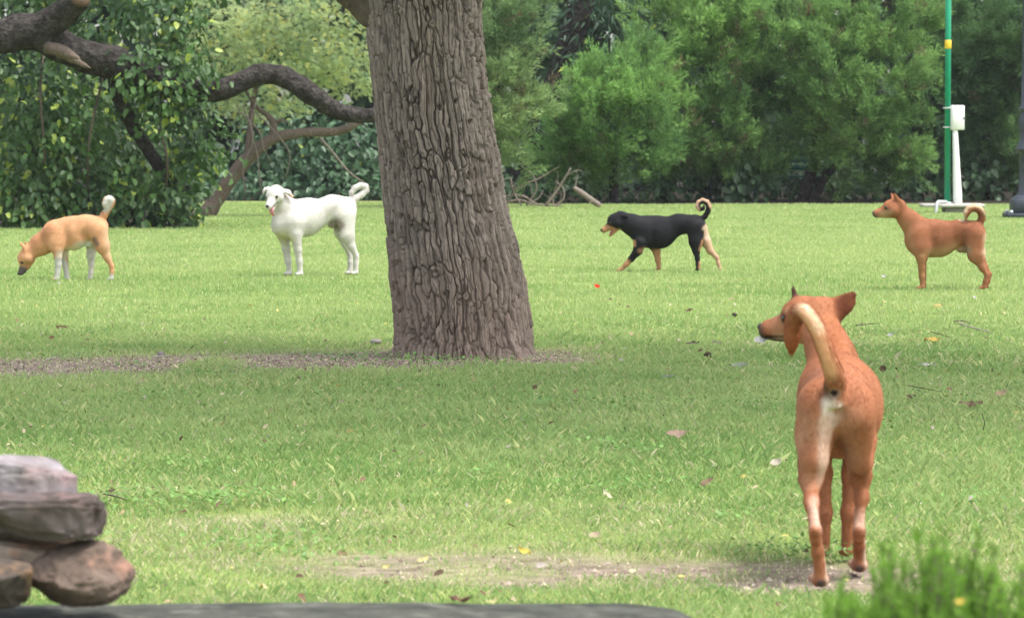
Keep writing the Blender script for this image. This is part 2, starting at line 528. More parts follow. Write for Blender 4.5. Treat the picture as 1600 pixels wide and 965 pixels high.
def build_main_tree():
    d = 20.75; s = F_PX / d
    rows = np.array([-600, -300, 0, 100, 200, 300, 350, 400, 440, 500, 550, 575])
    left = np.array([505, 545, 571, 578, 588, 599, 604, 609, 612, 618, 620, 612])
    right = np.array([745, 742, 752, 757, 768, 785, 798, 811, 820, 826, 830, 842])
    zr = (HC - (rows - HOR) / s)[::-1]; cxr = ((left + right) / 2 - 800)[::-1] / s; rr = ((right - left) / 2)[::-1] / s
    z = np.concatenate([np.linspace(-.12, 2.2, 420), np.linspace(2.24, zr[-1], 30)])
    NT = 400
    th = np.linspace(0, 2 * np.pi, NT, endpoint=False); th = th - .55 * np.cos(th)
    Zg, T = np.meshgrid(z, th, indexing='ij')
    cx = np.interp(Zg, zr, cxr); R = np.interp(Zg, zr, rr)
    # slow bulges and root flare
    pc = np.stack([np.cos(T) * 1.1, np.sin(T) * 1.1, Zg * .9], -1)
    R = R * (1 + .035 * fbm(pc * 1.6, 3, 5))
    R = R + .05 * np.exp(-np.maximum(Zg, 0) / .09) * (.6 + .8 * vnoise(pc * 2.4, 8))
    # bark plates: stretched, warped cells in two sizes
    pw = np.stack([np.cos(T) * 2.5, np.sin(T) * 2.5, Zg * 5.5], -1)
    wu = fbm(pw, 4, 51) * .9; wv = fbm(pw * 1.3, 3, 57) * .8
    NU = 54
    u = T / (2 * np.pi) * NU + wu * .75; v = Zg / .38 + wv * 1.9
    f1, f2, cid = voro(u, v, NU, 3)
    crack = sstep(.02, .22, f2 - f1)
    NU2 = 118
    u2 = T / (2 * np.pi) * NU2 + wu * 1.7; v2 = Zg / .14 + wv * 3.0
    g1, g2, cid2 = voro(u2, v2, NU2, 9)
    crack2 = sstep(.0, .17, g2 - g1)
    fine = fbm(np.stack([np.cos(T) * 22, np.sin(T) * 22, Zg * 16], -1), 4, 61)
    hgt = crack * (.5 + .75 * cid) * .024 + crack2 * (.6 + .5 * cid2) * .011 + fine * .0095 + fbm(np.stack([np.cos(T) * 6, np.sin(T) * 6, Zg * 5], -1), 3, 63) * .012
    hgt = hgt * (.75 + .5 * sstep(-.5, .6, fbm(pc * 2.0, 2, 71)))
    R = R - .024 + hgt
    X = TRUNK_C[0] * 0 + cx + R * np.cos(T); Yw = d + R * np.sin(T) * .97
    V = np.stack([X, Yw, Zg], -1).reshape(-1, 3)
    m = len(z)
    i, j = np.meshgrid(np.arange(m - 1), np.arange(NT), indexing='ij'); j2 = (j + 1) % NT
    q = np.stack([i * NT + j, i * NT + j2, (i + 1) * NT + j2, (i + 1) * NT + j], -1).reshape(-1, 4)
    # bark colour: grey weathered plates, darker and browner in the furrows, earthy brown splashed low down
    a = np.clip(crack * .6 + crack2 * .4 - .18 * (fine > .25), 0, 1)[..., None]
    c = np.array([.045, .036, .030]) * (1 - a) + np.array([.235, .195, .168]) * a
    c = c * (.70 + .38 * cid2[..., None] + .22 * cid[..., None])
    big = sstep(-.3, .5, fbm(pc * 1.4, 3, 81))[..., None]
    c = c * (1 - .25 * big) + np.array([.20, .15, .115]) * .25 * big
    low = (sstep(.75, .05, Zg + .25 * fbm(pc * 3, 3, 83)) * .6)[..., None]
    c = c * (1 - low) + np.array([.25, .185, .145]) * (.55 + .45 * a) * low
    root = empty("large_tree", (0, 0, 0), "big tree trunk with deeply furrowed grey brown bark in the middle of the lawn", "tree")
    mk("trunk", V, q, M_bark, root, c.reshape(-1, 3), True)
    zt = z[-1]; top = np.array([cxr[-1], d, zt]); rt = rr[-1]
    limbs = [([W(600, 20, d), W(556, -22, d - .05), W(510, -100, d - .2), W(420, -260, d - .4), W(250, -520, d - .8), np.array([-3.2, 19.4, 5.6])], [.12, .13, .14, .13, .11, .05]),
             ([top - [0, 0, .5], top + [-.5, -.4, .8], top + [-.6, -1.8, 1.9], top + [-.6, -4.4, 2.4]], [.34, .24, .14, .05]),
             ([top - [0, 0, .5], top + [.5, .2, .9], top + [1.6, -.5, 2.0], top + [3.2, -1.6, 2.7]], [.34, .24, .14, .05]),
             ([top - [0, 0, .4], top + [.0, .6, 1.0], top + [-.6, 1.8, 2.0], top + [-.8, 3.4, 2.6]], [.32, .2, .13, .05])]
    for p, r in limbs:
        v, qq, tt = tube(p, r, 16, .18, 4)
        cc = np.tile(np.array([.13, .105, .088]), (len(v), 1))
        mk("limb", v, [qq, tt], M_bark, root, cc, True)
    # crown above the frame, unseen, moved off the trunk to shade the mid lawn
    n = 14500
    cc = rng.normal(size=(230, 3)); cc = norm(cc) * (rng.random((230, 1)) ** .4)
    cen = np.array([1.9, 16.9, 6.6]) + cc * np.array([5.8, 4.0, 1.7])
    pos = cen[rng.integers(0, 230, n)] + rng.normal(size=(n, 3)) * np.array([.5, .5, .3])
    dd = norm(rng.normal(size=(n, 3)) + [0, 0, -.5]); nr = norm(rng.normal(size=(n, 3)) + [0, 0, 1.2])
    Xa, Ya, Za = frames(dd, nr)
    tv, tf = LEAF
    v, f = scatter(tv, tf, pos, Xa, Ya, Za, .12 + .08 * rng.random(n))
    col = np.array([.06, .11, .03]) * (.7 + .7 * rng.random((n, 1)))
    mk("crown", v, f, M_leaf, root, np.repeat(col, len(tv), 0))


LEAF = (np.array([[0, 0, 0], [.30, .22, .07], [.24, .68, .05], [0, 1, -.06], [-.24, .68, .05], [-.30, .22, .07]], float),
        np.array([[0, 1, 2, 3], [0, 3, 4, 5]]))
BLADE = (np.array([[-.10, .0, 0], [.10, .08, .01], [.0, 1, 0]], float), np.array([[0, 1, 2]]))
LONG = (np.array([[0, 0, 0], [.12, .35, .03], [0, 1, 0], [-.12, .35, .03]], float), np.array([[0, 1, 2, 3]]))

build_main_tree()
#PART2


# ------------------------------------------------------------------ dogs: one smooth implicit surface each
class View:
    """turns measurements on a side view into dog coordinates (x forward, y left, z up; metres)"""
    def __init__(s, scale, ground, cx, theta=0.0):
        s.k, s.g, s.cx = scale, ground, cx
        s.c, s.s = math.cos(theta), math.sin(theta)
    def __call__(s, u, v, y=0.0):
        uu = (u - s.cx) / s.k
        return np.array([(y * s.s - uu) / s.c, y, (s.g - v) / s.k])


class Body:
    def __init__(s, h):
        s.h = h; s.pr = []; s.paint = []; s.eyes = []; s.nose = None
    def cap(s, a, ra, b=None, rb=None, flat=None, n=(0, 1, 0), k=.03, cut=False):
        a = np.array(a, float); b = a + 1e-6 if b is None else np.array(b, float)
        s.pr.append((a, ra, b, ra if rb is None else rb, flat or 1.0, norm(np.array(n, float)), k, cut)); return s
    def chain(s, pts, rad, k=.02, **kw):
        for i in range(len(pts) - 1): s.cap(pts[i], rad[i], pts[i + 1], rad[i + 1], k=k, **kw)
        return s
    def dab(s, a, r, color, b=None, soft=.02, flat2d=False, side=0, amt=1.0):
        a = np.array(a, float); b = a + 1e-6 if b is None else np.array(b, float)
        s.paint.append((a, b, r, np.array(color), soft, flat2d, side, amt)); return s

    def mesh(s):
        h = s.h
        lo = np.min([np.minimum(p[0] - p[1], p[2] - p[3]) for p in s.pr if not p[7]], 0) - .04
        hi = np.max([np.maximum(p[0] + p[1], p[2] + p[3]) for p in s.pr if not p[7]], 0) + .04
        n = np.ceil((hi - lo) / h).astype(int) + 1
        ax = [lo[i] + h * np.arange(n[i]) for i in range(3)]
        D = np.full(n, .5, np.float32)
        for a, ra, b, rb, fl, nn, k, cut in s.pr:
            pad = max(ra, rb) + 2.2 * k + .02
            l = np.minimum(a, b) - pad; u = np.maximum(a, b) + pad
            sl = tuple(slice(max(0, int((l[i] - lo[i]) / h)), max(0, min(n[i], int((u[i] - lo[i]) / h) + 2))) for i in range(3))
            g = np.stack(np.meshgrid(ax[0][sl[0]], ax[1][sl[1]], ax[2][sl[2]], indexing='ij'), -1)
            if g.size == 0: continue
            e = b - a
            q = g - a
            if fl != 1.0:
                q = q + nn * ((q @ nn)[..., None] * (1 / fl - 1)); e = e + nn * (np.dot(e, nn) * (1 / fl - 1))
            t = np.clip((q @ e) / max(np.dot(e, e), 1e-12), 0, 1)
            dd = np.linalg.norm(q - t[..., None] * e, axis=-1) - (ra + (rb - ra) * t)
            if fl < 1: dd = dd * (fl ** .5)
            c = D[sl]
            if cut:
                hh = np.maximum(k - np.abs(c + dd), 0) / k
                D[sl] = np.maximum(c, -dd) + hh * hh * k * .25
            else:
                hh = np.maximum(k - np.abs(c - dd), 0) / k
                D[sl] = np.minimum(c, dd) - hh * hh * k * .25
        return surface_nets(D, lo, h)

    def colours(s, V, base, seed=0):
        c = np.tile(np.array(base, float), (len(V), 1))
        nz = fbm(V * 28, 3, seed)
        c *= (1 + .11 * fbm(V * 7, 3, seed + 5) + .08 * fbm(V * 20, 2, seed + 7) + .06 * fbm(V * np.array([30, 70, 70]), 2, seed + 9))[:, None]
        for a, b, r, col, soft, f2, side, amt in s.paint:
            e = b - a; q = V - a
            if f2: e = e * [1, 0, 1]; q = q * [1, 0, 1]
            t = np.clip((q @ e) / max(np.dot(e, e), 1e-12), 0, 1)
            dd = np.linalg.norm(q - t[:, None] * e, axis=-1) + nz * soft * .6
            w = (1 - sstep(r - soft, r + soft, dd)) * amt
            if side: w = w * sstep(-.012, .012, side * V[:, 1])
            c = c * (1 - w[:, None]) + col * (1 + .08 * nz[:, None]) * w[:, None]
        return c


def surface_nets(D, lo, h):
    ins = D < 0
    n = D.shape
    cnt = np.zeros(tuple(np.array(n) - 1), np.int8)
    acc = np.zeros(cnt.shape + (3,), np.float32); ne = np.zeros(cnt.shape, np.float32)
    for dx in (0, 1):
        for dy in (0, 1):
            for dz in (0, 1):
                cnt += ins[dx:n[0] - 1 + dx, dy:n[1] - 1 + dy, dz:n[2] - 1 + dz]
    act = (cnt > 0) & (cnt < 8)
    I = np.argwhere(act)
    P = np.zeros((len(I), 3)); N = np.zeros(len(I))
    corners = [(0, 0, 0), (1, 0, 0), (0, 1, 0), (1, 1, 0), (0, 0, 1), (1, 0, 1), (0, 1, 1), (1, 1, 1)]
    for i in range(8):
        for ax in range(3):
            if corners[i][ax]: continue
            c0 = np.array(corners[i]); c1 = c0.copy(); c1[ax] = 1
            a = D[tuple((I + c0).T)].astype(float); b = D[tuple((I + c1).T)].astype(float)
            m = (a < 0) != (b < 0)
            t = np.where(m, a / np.where(m, a - b, 1), 0)
            p = c0 + np.zeros((len(I), 3)); p[:, ax] = t
            P += p * m[:, None]; N += m
    V = lo + h * (I + P / N[:, None])
    idx = np.full(cnt.shape, -1, np.int64); idx[tuple(I.T)] = np.arange(len(I))
    F = []
    for ax in range(3):
        b1, b2 = (ax + 1) % 3, (ax + 2) % 3
        s0 = [slice(1, n[k] - 1) for k in range(3)]; s0[ax] = slice(0, n[ax] - 1)
        s1 = list(s0); s1[ax] = slice(1, n[ax])
        A, B = ins[tuple(s0)], ins[tuple(s1)]
        for flip in (False, True):
            E = np.argwhere((A & ~B) if not flip else (~A & B))
            if not len(E): continue
            off = np.ones(3, int); off[ax] = 0
            E = E + off
            def at(o1, o2):
                q = E.copy(); q[:, b1] -= o1; q[:, b2] -= o2
                return idx[tuple(q.T)]
            f = np.stack([at(1, 1), at(0, 1), at(0, 0), at(1, 0)], 1)
            F.append(f[:, ::-1] if flip else f)
    F = np.vstack(F)
    # light smoothing
    for _ in range(2):
        S = np.zeros_like(V); C = np.zeros(len(V))
        for k in range(4):
            np.add.at(S, F[:, k], V[F[:, (k + 1) % 4]] + V[F[:, (k + 3) % 4]]); np.add.at(C, F[:, k], 2)
        V = V * .5 + .5 * S / np.maximum(C, 1)[:, None]
    return V, F


def head_frame(yaw, pitch, roll=0.0):
    cy, sy, cp, sp = math.cos(yaw), math.sin(yaw), math.cos(pitch), math.sin(pitch)
    f = np.array([cp * cy, cp * sy, -sp]); l = np.array([-sy, cy, 0.0]); u = np.cross(f, l)
    l2 = l * math.cos(roll) + u * math.sin(roll); u2 = np.cross(f, l2)
    return np.stack([f, l2, u2], 1)


def add_head(B, pos, R, s=1.0, jaw=0.0, muzzle=1.0, thick=1.0):
    H = lambda x, y, z: pos + R @ (np.array([x, y, z]) * s)
    L = R[:, 1]
    m = muzzle
    B.cap(H(.0, 0, .0), .057 * s, H(-.035, 0, .008), .052 * s, k=.03)
    B.cap(H(.03, 0, .012), .046 * s, k=.03)
    for sd in (-1, 1):
        B.cap(H(.012, sd * .034, -.022), .034 * s, k=.03)                       # cheek
        B.cap(H(.050, sd * .023, .016), .019 * s, k=.02)                        # brow
    B.cap(H(.055, 0, -.016), .036 * s * thick, H(.125 * m, 0, -.026), .0235 * s * thick, flat=.9, n=L, k=.02)
    B.cap(H(.128 * m, 0, -.026), .0215 * s * thick, H(.136 * m, 0, -.03), .019 * s * thick, k=.01)
    ja = jaw
    def J(x, z): # lower jaw swung about its hinge
        hx, hz = .015, -.040
        dx, dz = x - hx, z - hz
        return H(hx + dx * math.cos(ja) + dz * math.sin(ja), 0, hz - dx * math.sin(ja) + dz * math.cos(ja))
    B.cap(J(.015, -.042), .032 * s, J(.055, -.046), .021 * s, flat=.9, n=L, k=.02)
    B.cap(J(.055, -.046), .020 * s, J(.112 * m, -.047), .0125 * s, flat=1.0, n=L, k=.008 if jaw > .1 else .012)
    B.eyes += [(H(.060, sd * .0385, .007), .0112 * s) for sd in (-1, 1)]
    B.nose = (H(.150 * m, 0, -.018), R, s)
    B.H, B.J = H, J
    return H, J


def paw(B, heel, toe, r, k=.012):
    """foot pad with separate toes"""
    heel, toe = np.array(heel, float), np.array(toe, float)
    f = norm(toe - heel); l = np.array([-f[1], f[0], 0])
    B.cap(heel, r * .95, toe - f * r * .6, r * .9, flat=.8, n=(0, 0, 1), k=k)
    for o, e in ((-.75, .1), (-.28, .5), (.28, .5), (.75, .1)):
        B.cap(toe - f * r * .7 + l * r * o * .8, r * .42, toe + f * r * e * .6 + l * r * o - [0, 0, r * .12], r * .40, k=.006)


SPHERE = None
def ball(c, r, seg=12, rings=8, sc=(1, 1, 1), R=np.eye(3)):
    th = np.linspace(0, np.pi, rings + 1)[1:-1]; ph = np.linspace(0, 2 * np.pi, seg, endpoint=False)
    v = np.stack([np.outer(np.sin(th), np.cos(ph)), np.outer(np.sin(th), np.sin(ph)), np.outer(np.cos(th), np.ones(seg))], -1).reshape(-1, 3)
    v = np.vstack([v, [[0, 0, 1], [0, 0, -1]]]) * np.array(sc) * r
    i, j = np.meshgrid(np.arange(rings - 2), np.arange(seg), indexing='ij'); j2 = (j + 1) % seg
    q = np.stack([i * seg + j, (i + 1) * seg + j, (i + 1) * seg + j2, i * seg + j2], -1).reshape(-1, 4)
    jj = np.arange(seg); k = len(v)
    t = np.vstack([np.stack([np.full(seg, k - 2), jj, (jj + 1) % seg], 1),
                   np.stack([np.full(seg, k - 1), (rings - 2) * seg + (jj + 1) % seg, (rings - 2) * seg + jj], 1)])
    return v @ R.T + np.array(c), q, t


def finish_dog(B, name_label, base, loc, rz, seed, hairs, hair_len, eyer=1.0, tongue=None, fluffy=None):
    root = empty("dog", loc, name_label, "dog", "dogs spread over the park lawn", rz)
    V, F = B.mesh()
    C = np.clip(B.colours(V, base, seed), .004, .95)
    body = mk("body", V, F, M_fur, root, C, True)
    for e, r in B.eyes:
        v, q, t = ball(e, r * eyer)
        mk("eye", v, [q, t], M_eye, root, None, True)
    p, R, s = B.nose
    mb = MB()
    mb.add(*ball(p, .0135 * s, sc=(.85, 1.05, .8), R=R))
    mb.build("nose", M_nose, root, None, True)
    if tongue is not None:
        pts, rad = tongue
        v, q, t = tube(pts, rad, 10, 0, 0, True, 4, oval=.35)
        mk("tongue", v, [q, t], M_tongue, root, None, True)
    # short hairs lying back along the body
    a, b, c = V[F[:, 0]], V[F[:, 1]], V[F[:, 2]]
    FN = norm(np.cross(b - a, c - a)); cen = V[F].mean(1); FC = C[F[:, 0]]
    pick = rng.integers(0, len(F), hairs)
    r = np.random.default_rng(seed)
    P = cen[pick] + (r.random((hairs, 3)) - .5) * B.h * 1.2
    nn = FN[pick]
    flow = np.array([-1, 0, -.35]) + r.normal(size=(hairs, 3)) * .22
    flow = np.where((np.abs(nn[:, 0]) > .8)[:, None], np.array([-.1, 0, -1.0]), flow)
    low = sstep(.34, .2, P[:, 2])[:, None] * (hair_len < .02)
    flow = flow * (1 - low) + np.array([-.15, 0, -1.0]) * low
    ln = hair_len * (.6 + .7 * r.random(hairs))
    if fluffy is not None:
        fa, fr, mul = fluffy
        near = np.min([np.linalg.norm(P - q, axis=1) for q in fa], 0) < fr
        ln = np.where(near, ln * mul, ln)
        tdir = norm(np.gradient(np.array(fa), axis=0))
        ki = np.argmin([np.linalg.norm(P - q, axis=1) for q in fa], 0)
        flow = np.where(near[:, None], tdir[ki] + r.normal(size=(hairs, 3)) * .3, flow)
    tl = flow - nn * np.sum(flow * nn, 1)[:, None]
    dv = norm(norm(tl) + nn * (.05 + .10 * r.random((hairs, 1))))
    hc = FC[pick] * (.90 + .24 * r.random((hairs, 1)))
    P = P - nn * .001
    hp = np.stack([P, P + dv * (ln * .5)[:, None], P + (dv - nn * .10) * ln[:, None]], 1)
    cu = bpy.data.hair_curves.new("coat")
    cu.add_curves([3] * hairs)
    cu.attributes["position"].data.foreach_set("vector", hp.astype(np.float32).ravel())
    rd = cu.attributes.get("radius") or cu.attributes.new("radius", 'FLOAT', 'POINT')
    rr = B.h * .07
    rd.data.foreach_set("value", np.tile(np.array([rr, rr * .8, rr * .15], np.float32), hairs))
    ca = cu.attributes.new("tint", 'FLOAT_COLOR', 'CURVE')
    c4 = np.ones((hairs, 4), np.float32); c4[:, :3] = np.clip(hc, .003, .95)
    ca.data.foreach_set("color", c4.ravel())
    cu.materials.append(M_hair)
    co = bpy.data.objects.new("coat", cu)
    COL.objects.link(co)
    co.parent = root
    co["kind"] = "stuff"
    return root


RUST = np.array([.27, .105, .050]); RUST_D = np.array([.16, .055, .025]); CREAM = np.array([.55, .41, .28]); BLK = np.array([.009, .009, .011])
TANC = np.array([.51, .268, .140]); WHT = np.array([.80, .78, .74]); GREYM = np.array([.10, .085, .085])


def relief(B, v, m, sh, el, rib, fl, th, y):
    """shallow hollows behind the shoulder, along the ribs and in front of the thigh, on both sides"""
    for sd in (-1, 1):
        B.cap(v(*sh, sd * y * 1.62), 26 * m, v(*el, sd * y * 1.48), 24 * m, k=.045, cut=True)
        B.cap(v(*fl, sd * y * 1.45), 34 * m, v(*th, sd * y * 1.45), 26 * m, k=.05, cut=True)
        B.cap(v(*rib, sd * y * 1.85), 34 * m, v((rib[0] + fl[0]) / 2, rib[1] - 20, sd * y * 1.9), 30 * m, k=.05, cut=True)


def dog_red():
    v = View(1099, 872, 760); m = 1 / 1099
    B = Body(.0068)
    B.cap(v(505, 458), 134 * m, v(630, 452), 144 * m, flat=.66, k=.045)
    B.cap(v(450, 470), 98 * m, v(520, 460), 120 * m, flat=.72, k=.05)
    B.cap(v(630, 440), 136 * m, v(800, 395), 96 * m, flat=.66, k=.045)
    B.cap(v(800, 390), 92 * m, v(920, 392), 96 * m, flat=.76, k=.045)
    relief(B, v, m, (560, 400), (545, 560), (600, 360), (790, 480), (835, 410), .066)
    B.cap(v(505, 335), 42 * m, v(590, 350), 46 * m, flat=.7, k=.05)
    B.cap(v(462, 395), 104 * m, v(385, 300), 82 * m, flat=.72, k=.05)
    B.cap(v(385, 300), 80 * m, v(285, 200), 62 * m, flat=.8, k=.04)
    R = head_frame(.0, .12)
    H, J = add_head(B, v(250, 188), R, 1.05, thick=1.24)
    for sd, ox in ((1, 0), (-1, -16)):
        b0 = v(283 + ox, 150, sd * .032); b1 = v(244 + ox, 64, sd * .05)
        B.cap(b0, .036, b1, .0065, flat=.36, n=(.55, sd * .9, 0), k=.012)
        B.cap(H(.002, sd * .060, .085), .018, H(.012, sd * .058, .04), .022, flat=.35, n=(.5, sd * .85, 0), k=.006, cut=True)
    y = .068
    for sd, ox in ((1, -14), (-1, 10)):
        B.cap(v(445, 420, sd * y * .9), 70 * m, v(470, 520, sd * y), 72 * m, flat=.5, k=.04)
        B.cap(v(470, 510, sd * y), 64 * m, v(490 + ox, 610, sd * y), 44 * m, flat=.6, k=.03)
        B.chain([v(486 + ox, 600, sd * y), v(492 + ox, 690, sd * .06), v(494 + ox, 760, sd * .058), v(500 + ox, 835, sd * .055)], [38 * m, 28 * m, 24 * m, 20 * m], k=.015)
        paw(B, v(498 + ox, 852, sd * .055), v(462 + ox, 856, sd * .055), 22 * m)
    for sd, ox in ((1, -16), (-1, 18)):
        B.cap(v(925, 430, sd * .06), 92 * m, v(945 + ox, 560, sd * .07), 62 * m, flat=.56, k=.04)
        B.cap(v(905, 500, sd * .07), 50 * m, v(930 + ox, 590, sd * .07), 48 * m, flat=.6, k=.03)
        B.cap(v(950 + ox, 585, sd * .066), 48 * m, v(1000 + ox, 685, sd * .062), 29 * m, flat=.72, k=.035)
        B.chain([v(1000 + ox, 685, sd * .062), v(1040 + ox, 748, sd * .058)], [27 * m, 20 * m], k=.02)
        B.chain([v(1042 + ox, 746, sd * .058), v(1030 + ox, 800, sd * .056), v(1018 + ox, 842, sd * .055)], [22 * m, 20 * m, 19 * m], k=.012)
        paw(B, v(1016 + ox, 852, sd * .055), v(985 + ox, 856, sd * .055), 21 * m)
    B.cap(v(850, 525), 30 * m, v(805, 545), 22 * m, flat=.8, k=.03)
    B.cap(v(850, 540), 26 * m, k=.02)
    tp = [v(965, 330), v(985, 285), v(985, 235, .01), v(960, 200, .02), v(920, 185, .03), v(880, 195, .035), v(855, 228, .04), v(848, 272, .04)]
    B.chain(tp, [26 * m, 26 * m, 27 * m, 28 * m, 28 * m, 27 * m, 23 * m, 13 * m], k=.02)
    # colouring
    B.dab(v(500, 620), 60 * m, [.34, .20, .10], v(760, 540), .04, True)
    B.dab(v(640, 400), 90 * m, RUST_D, v(880, 360), .07, True, 0, .6)
    B.dab(v(330, 330), 40 * m, [.34, .16, .08], v(400, 560), .05, True)
    B.dab(v(480, 640), 60 * m, [.31, .145, .065], v(490, 870), .05, True)
    B.dab(v(870, 560), 40 * m, [.31, .15, .075], v(985, 740), .05, True, 0, .7)
    B.dab(v(1042, 430), 42 * m, CREAM, v(1030, 560), .03, True, 0, .9)
    for i in range(2, 7):
        B.dab(tp[i] + (tp[i] - v(915, 265)) * .45, 26 * m, CREAM, tp[i + 1] + (tp[i + 1] - v(915, 265)) * .45, .012, True)
    B.dab(tp[0], 30 * m, RUST_D, tp[2], .02, True, 0, .4)
    B.dab(H(.10, 0, -.05), .028, [.42, .28, .18], H(.03, 0, -.05), .018)
    for sd in (-1, 1): B.dab(H(.03, sd * .05, -.03), .022, [.40, .25, .15], H(.10, sd * .02, -.03), .016, False, 0, .8)
    B.dab(H(.145, 0, -.04), .024, GREYM, None, .012)
    B.dab(H(.128, 0, -.045), .010, BLK, H(.07, 0, -.046), .006, False, 0, .7)
    for sd in (-1, 1): B.dab(H(.056, sd * .036, .004), .014, [.08, .04, .03], None, .006)
    B.dab(v(850, 540), 34 * m, [.25, .2, .14], v(820, 550), .015, True, 0, .6)
    d = dist_of(452); X = (1350 + 760 / 5.361 - 800) * d / F_PX
    finish_dog(B, "reddish brown dog standing in profile facing left in front of the green pole", RUST, (X, d, 0), math.pi, 21, 26000, .008,
               fluffy=(tp, .045, 2.4))


def dog_tan():
    v = View(1107, 868, 640); m = 1 / 1107
    B = Body(.0068)
    B.cap(v(515, 462), 122 * m, v(640, 448), 144 * m, flat=.64, k=.05)
    B.cap(v(640, 440), 136 * m, v(765, 392), 100 * m, flat=.66, k=.045)
    B.cap(v(765, 386), 96 * m, v(868, 390), 96 * m, flat=.76, k=.045)
    relief(B, v, m, (585, 400), (580, 560), (620, 350), (765, 470), (815, 410), .064)
    B.cap(v(480, 390), 50 * m, v(550, 385), 50 * m, flat=.7, k=.05)
    B.cap(v(465, 480), 112 * m, v(360, 545), 92 * m, flat=.7, k=.05)
    B.cap(v(360, 545), 88 * m, v(262, 615), 64 * m, flat=.8, k=.04)
    R = head_frame(.06, 1.02)
    H, J = add_head(B, v(232, 650), R, 1.04)
    for sd, o in ((1, (0, 0)), (-1, (22, -6))):
        b0 = v(252 + o[0], 600 + o[1], sd * .036); b1 = v(178 + o[0], 526 + o[1], sd * .055)
        B.cap(b0, .036, b1, .007, flat=.36, n=(-.3, sd * .9, .4), k=.012)
    y = .066
    for sd, up, wr, pw in ((1, (515, 590), (522, 720), (508, 850)), (-1, (548, 600), (568, 720), (585, 838))):
        B.cap(v(470, 450, sd * y * .9), 78 * m, v(505, 545, sd * y), 70 * m, flat=.5, k=.04)
        B.cap(v(505, 540, sd * y), 62 * m, v(up[0], up[1], sd * y), 45 * m, flat=.6, k=.03)
        mid = ((up[0] + wr[0]) / 2, (up[1] + wr[1]) / 2)
        B.chain([v(*up, sd * y), v(*mid, sd * .062), v(*wr, sd * .058), v(*pw, sd * .055)], [44 * m, 36 * m, 28 * m, 22 * m], k=.015)
        paw(B, v(pw[0], 850, sd * .055), v(pw[0] - (30 if sd > 0 else -12), 853, sd * .055), 23 * m)
    # near hind stretched back, far hind stepping forward under the belly
    B.cap(v(880, 430, .06), 88 * m, v(915, 550, .07), 62 * m, flat=.56, k=.04)
    B.cap(v(920, 555, .066), 54 * m, v(960, 660, .06), 33 * m, flat=.72, k=.035)
    B.chain([v(960, 660, .06), v(998, 735, .056)], [31 * m, 21 * m], k=.02)
    B.chain([v(998, 735, .056), v(1000, 790, .055), v(996, 835, .055)], [22 * m, 19 * m, 18 * m], k=.012)
    paw(B, v(998, 846, .055), v(972, 852, .055), 19 * m)
    B.cap(v(860, 430, -.06), 84 * m, v(815, 560, -.07), 56 * m, flat=.56, k=.04)
    B.chain([v(812, 560, -.068), v(798, 650, -.062), v(803, 730, -.058)], [50 * m, 34 * m, 24 * m], k=.02)
    B.chain([v(803, 730, -.058), v(797, 800, -.056), v(792, 838, -.055)], [23 * m, 21 * m, 21 * m], k=.012)
    paw(B, v(790, 850, -.055), v(768, 853, -.055), 21 * m)
    B.cap(v(850, 510), 34 * m, v(790, 545), 22 * m, flat=.9, k=.03)
    B.cap(v(878, 560), 24 * m, k=.02)
    tp = [v(892, 340), v(925, 285), v(955, 235), v(985, 190, .01), v(998, 158, .015), v(980, 138, .02), v(952, 145, .025), v(938, 180, .03), v(942, 212, .03)]
    B.chain(tp, [28 * m, 29 * m, 27 * m, 26 * m, 26 * m, 26 * m, 25 * m, 22 * m, 12 * m], k=.018)
    white = [.52, .50, .47]
    B.dab(v(560, 640), 44 * m, [.55, .47, .37], v(760, 560), .035, True)
    B.dab(v(790, 560), 45 * m, white, v(760, 580), .02, True)
    B.dab(v(525, 735), 70 * m, white, v(560, 870), .02, True)
    B.dab(v(790, 640), 80 * m, [.50, .46, .43], v(785, 870), .03, True, -1)
    B.dab(v(998, 850), 40 * m, white, None, .02, True)
    B.dab(tp[5], 44 * m, white, tp[8], .015, True)
    B.dab(v(450, 400), 60 * m, [.31, .13, .06], v(300, 520), .06, True, 0, .6)
    B.dab(v(955, 430), 30 * m, [.52, .35, .22], v(985, 640), .03, True, 0, .7)
    B.dab(v(872, 540), 24 * m, [.10, .075, .065], v(850, 500), .014, True, 0, .8)
    B.dab(H(.11, 0, -.03), .044, GREYM, H(.16, 0, -.03), .02)
    B.dab(H(.02, .05, -.03), .03, [.44, .24, .12], None, .02)
    for sd in (-1, 1): B.dab(H(.056, sd * .036, .004), .015, [.08, .05, .04], None, .006)
    d = dist_of(438); X = (640 / 5.676 - 800) * d / F_PX
    finish_dog(B, "light tan dog with white legs lowering its nose to sniff the grass", TANC, (X, d, 0), math.pi, 31, 26000, .008,
               fluffy=(tp, .045, 2.2))


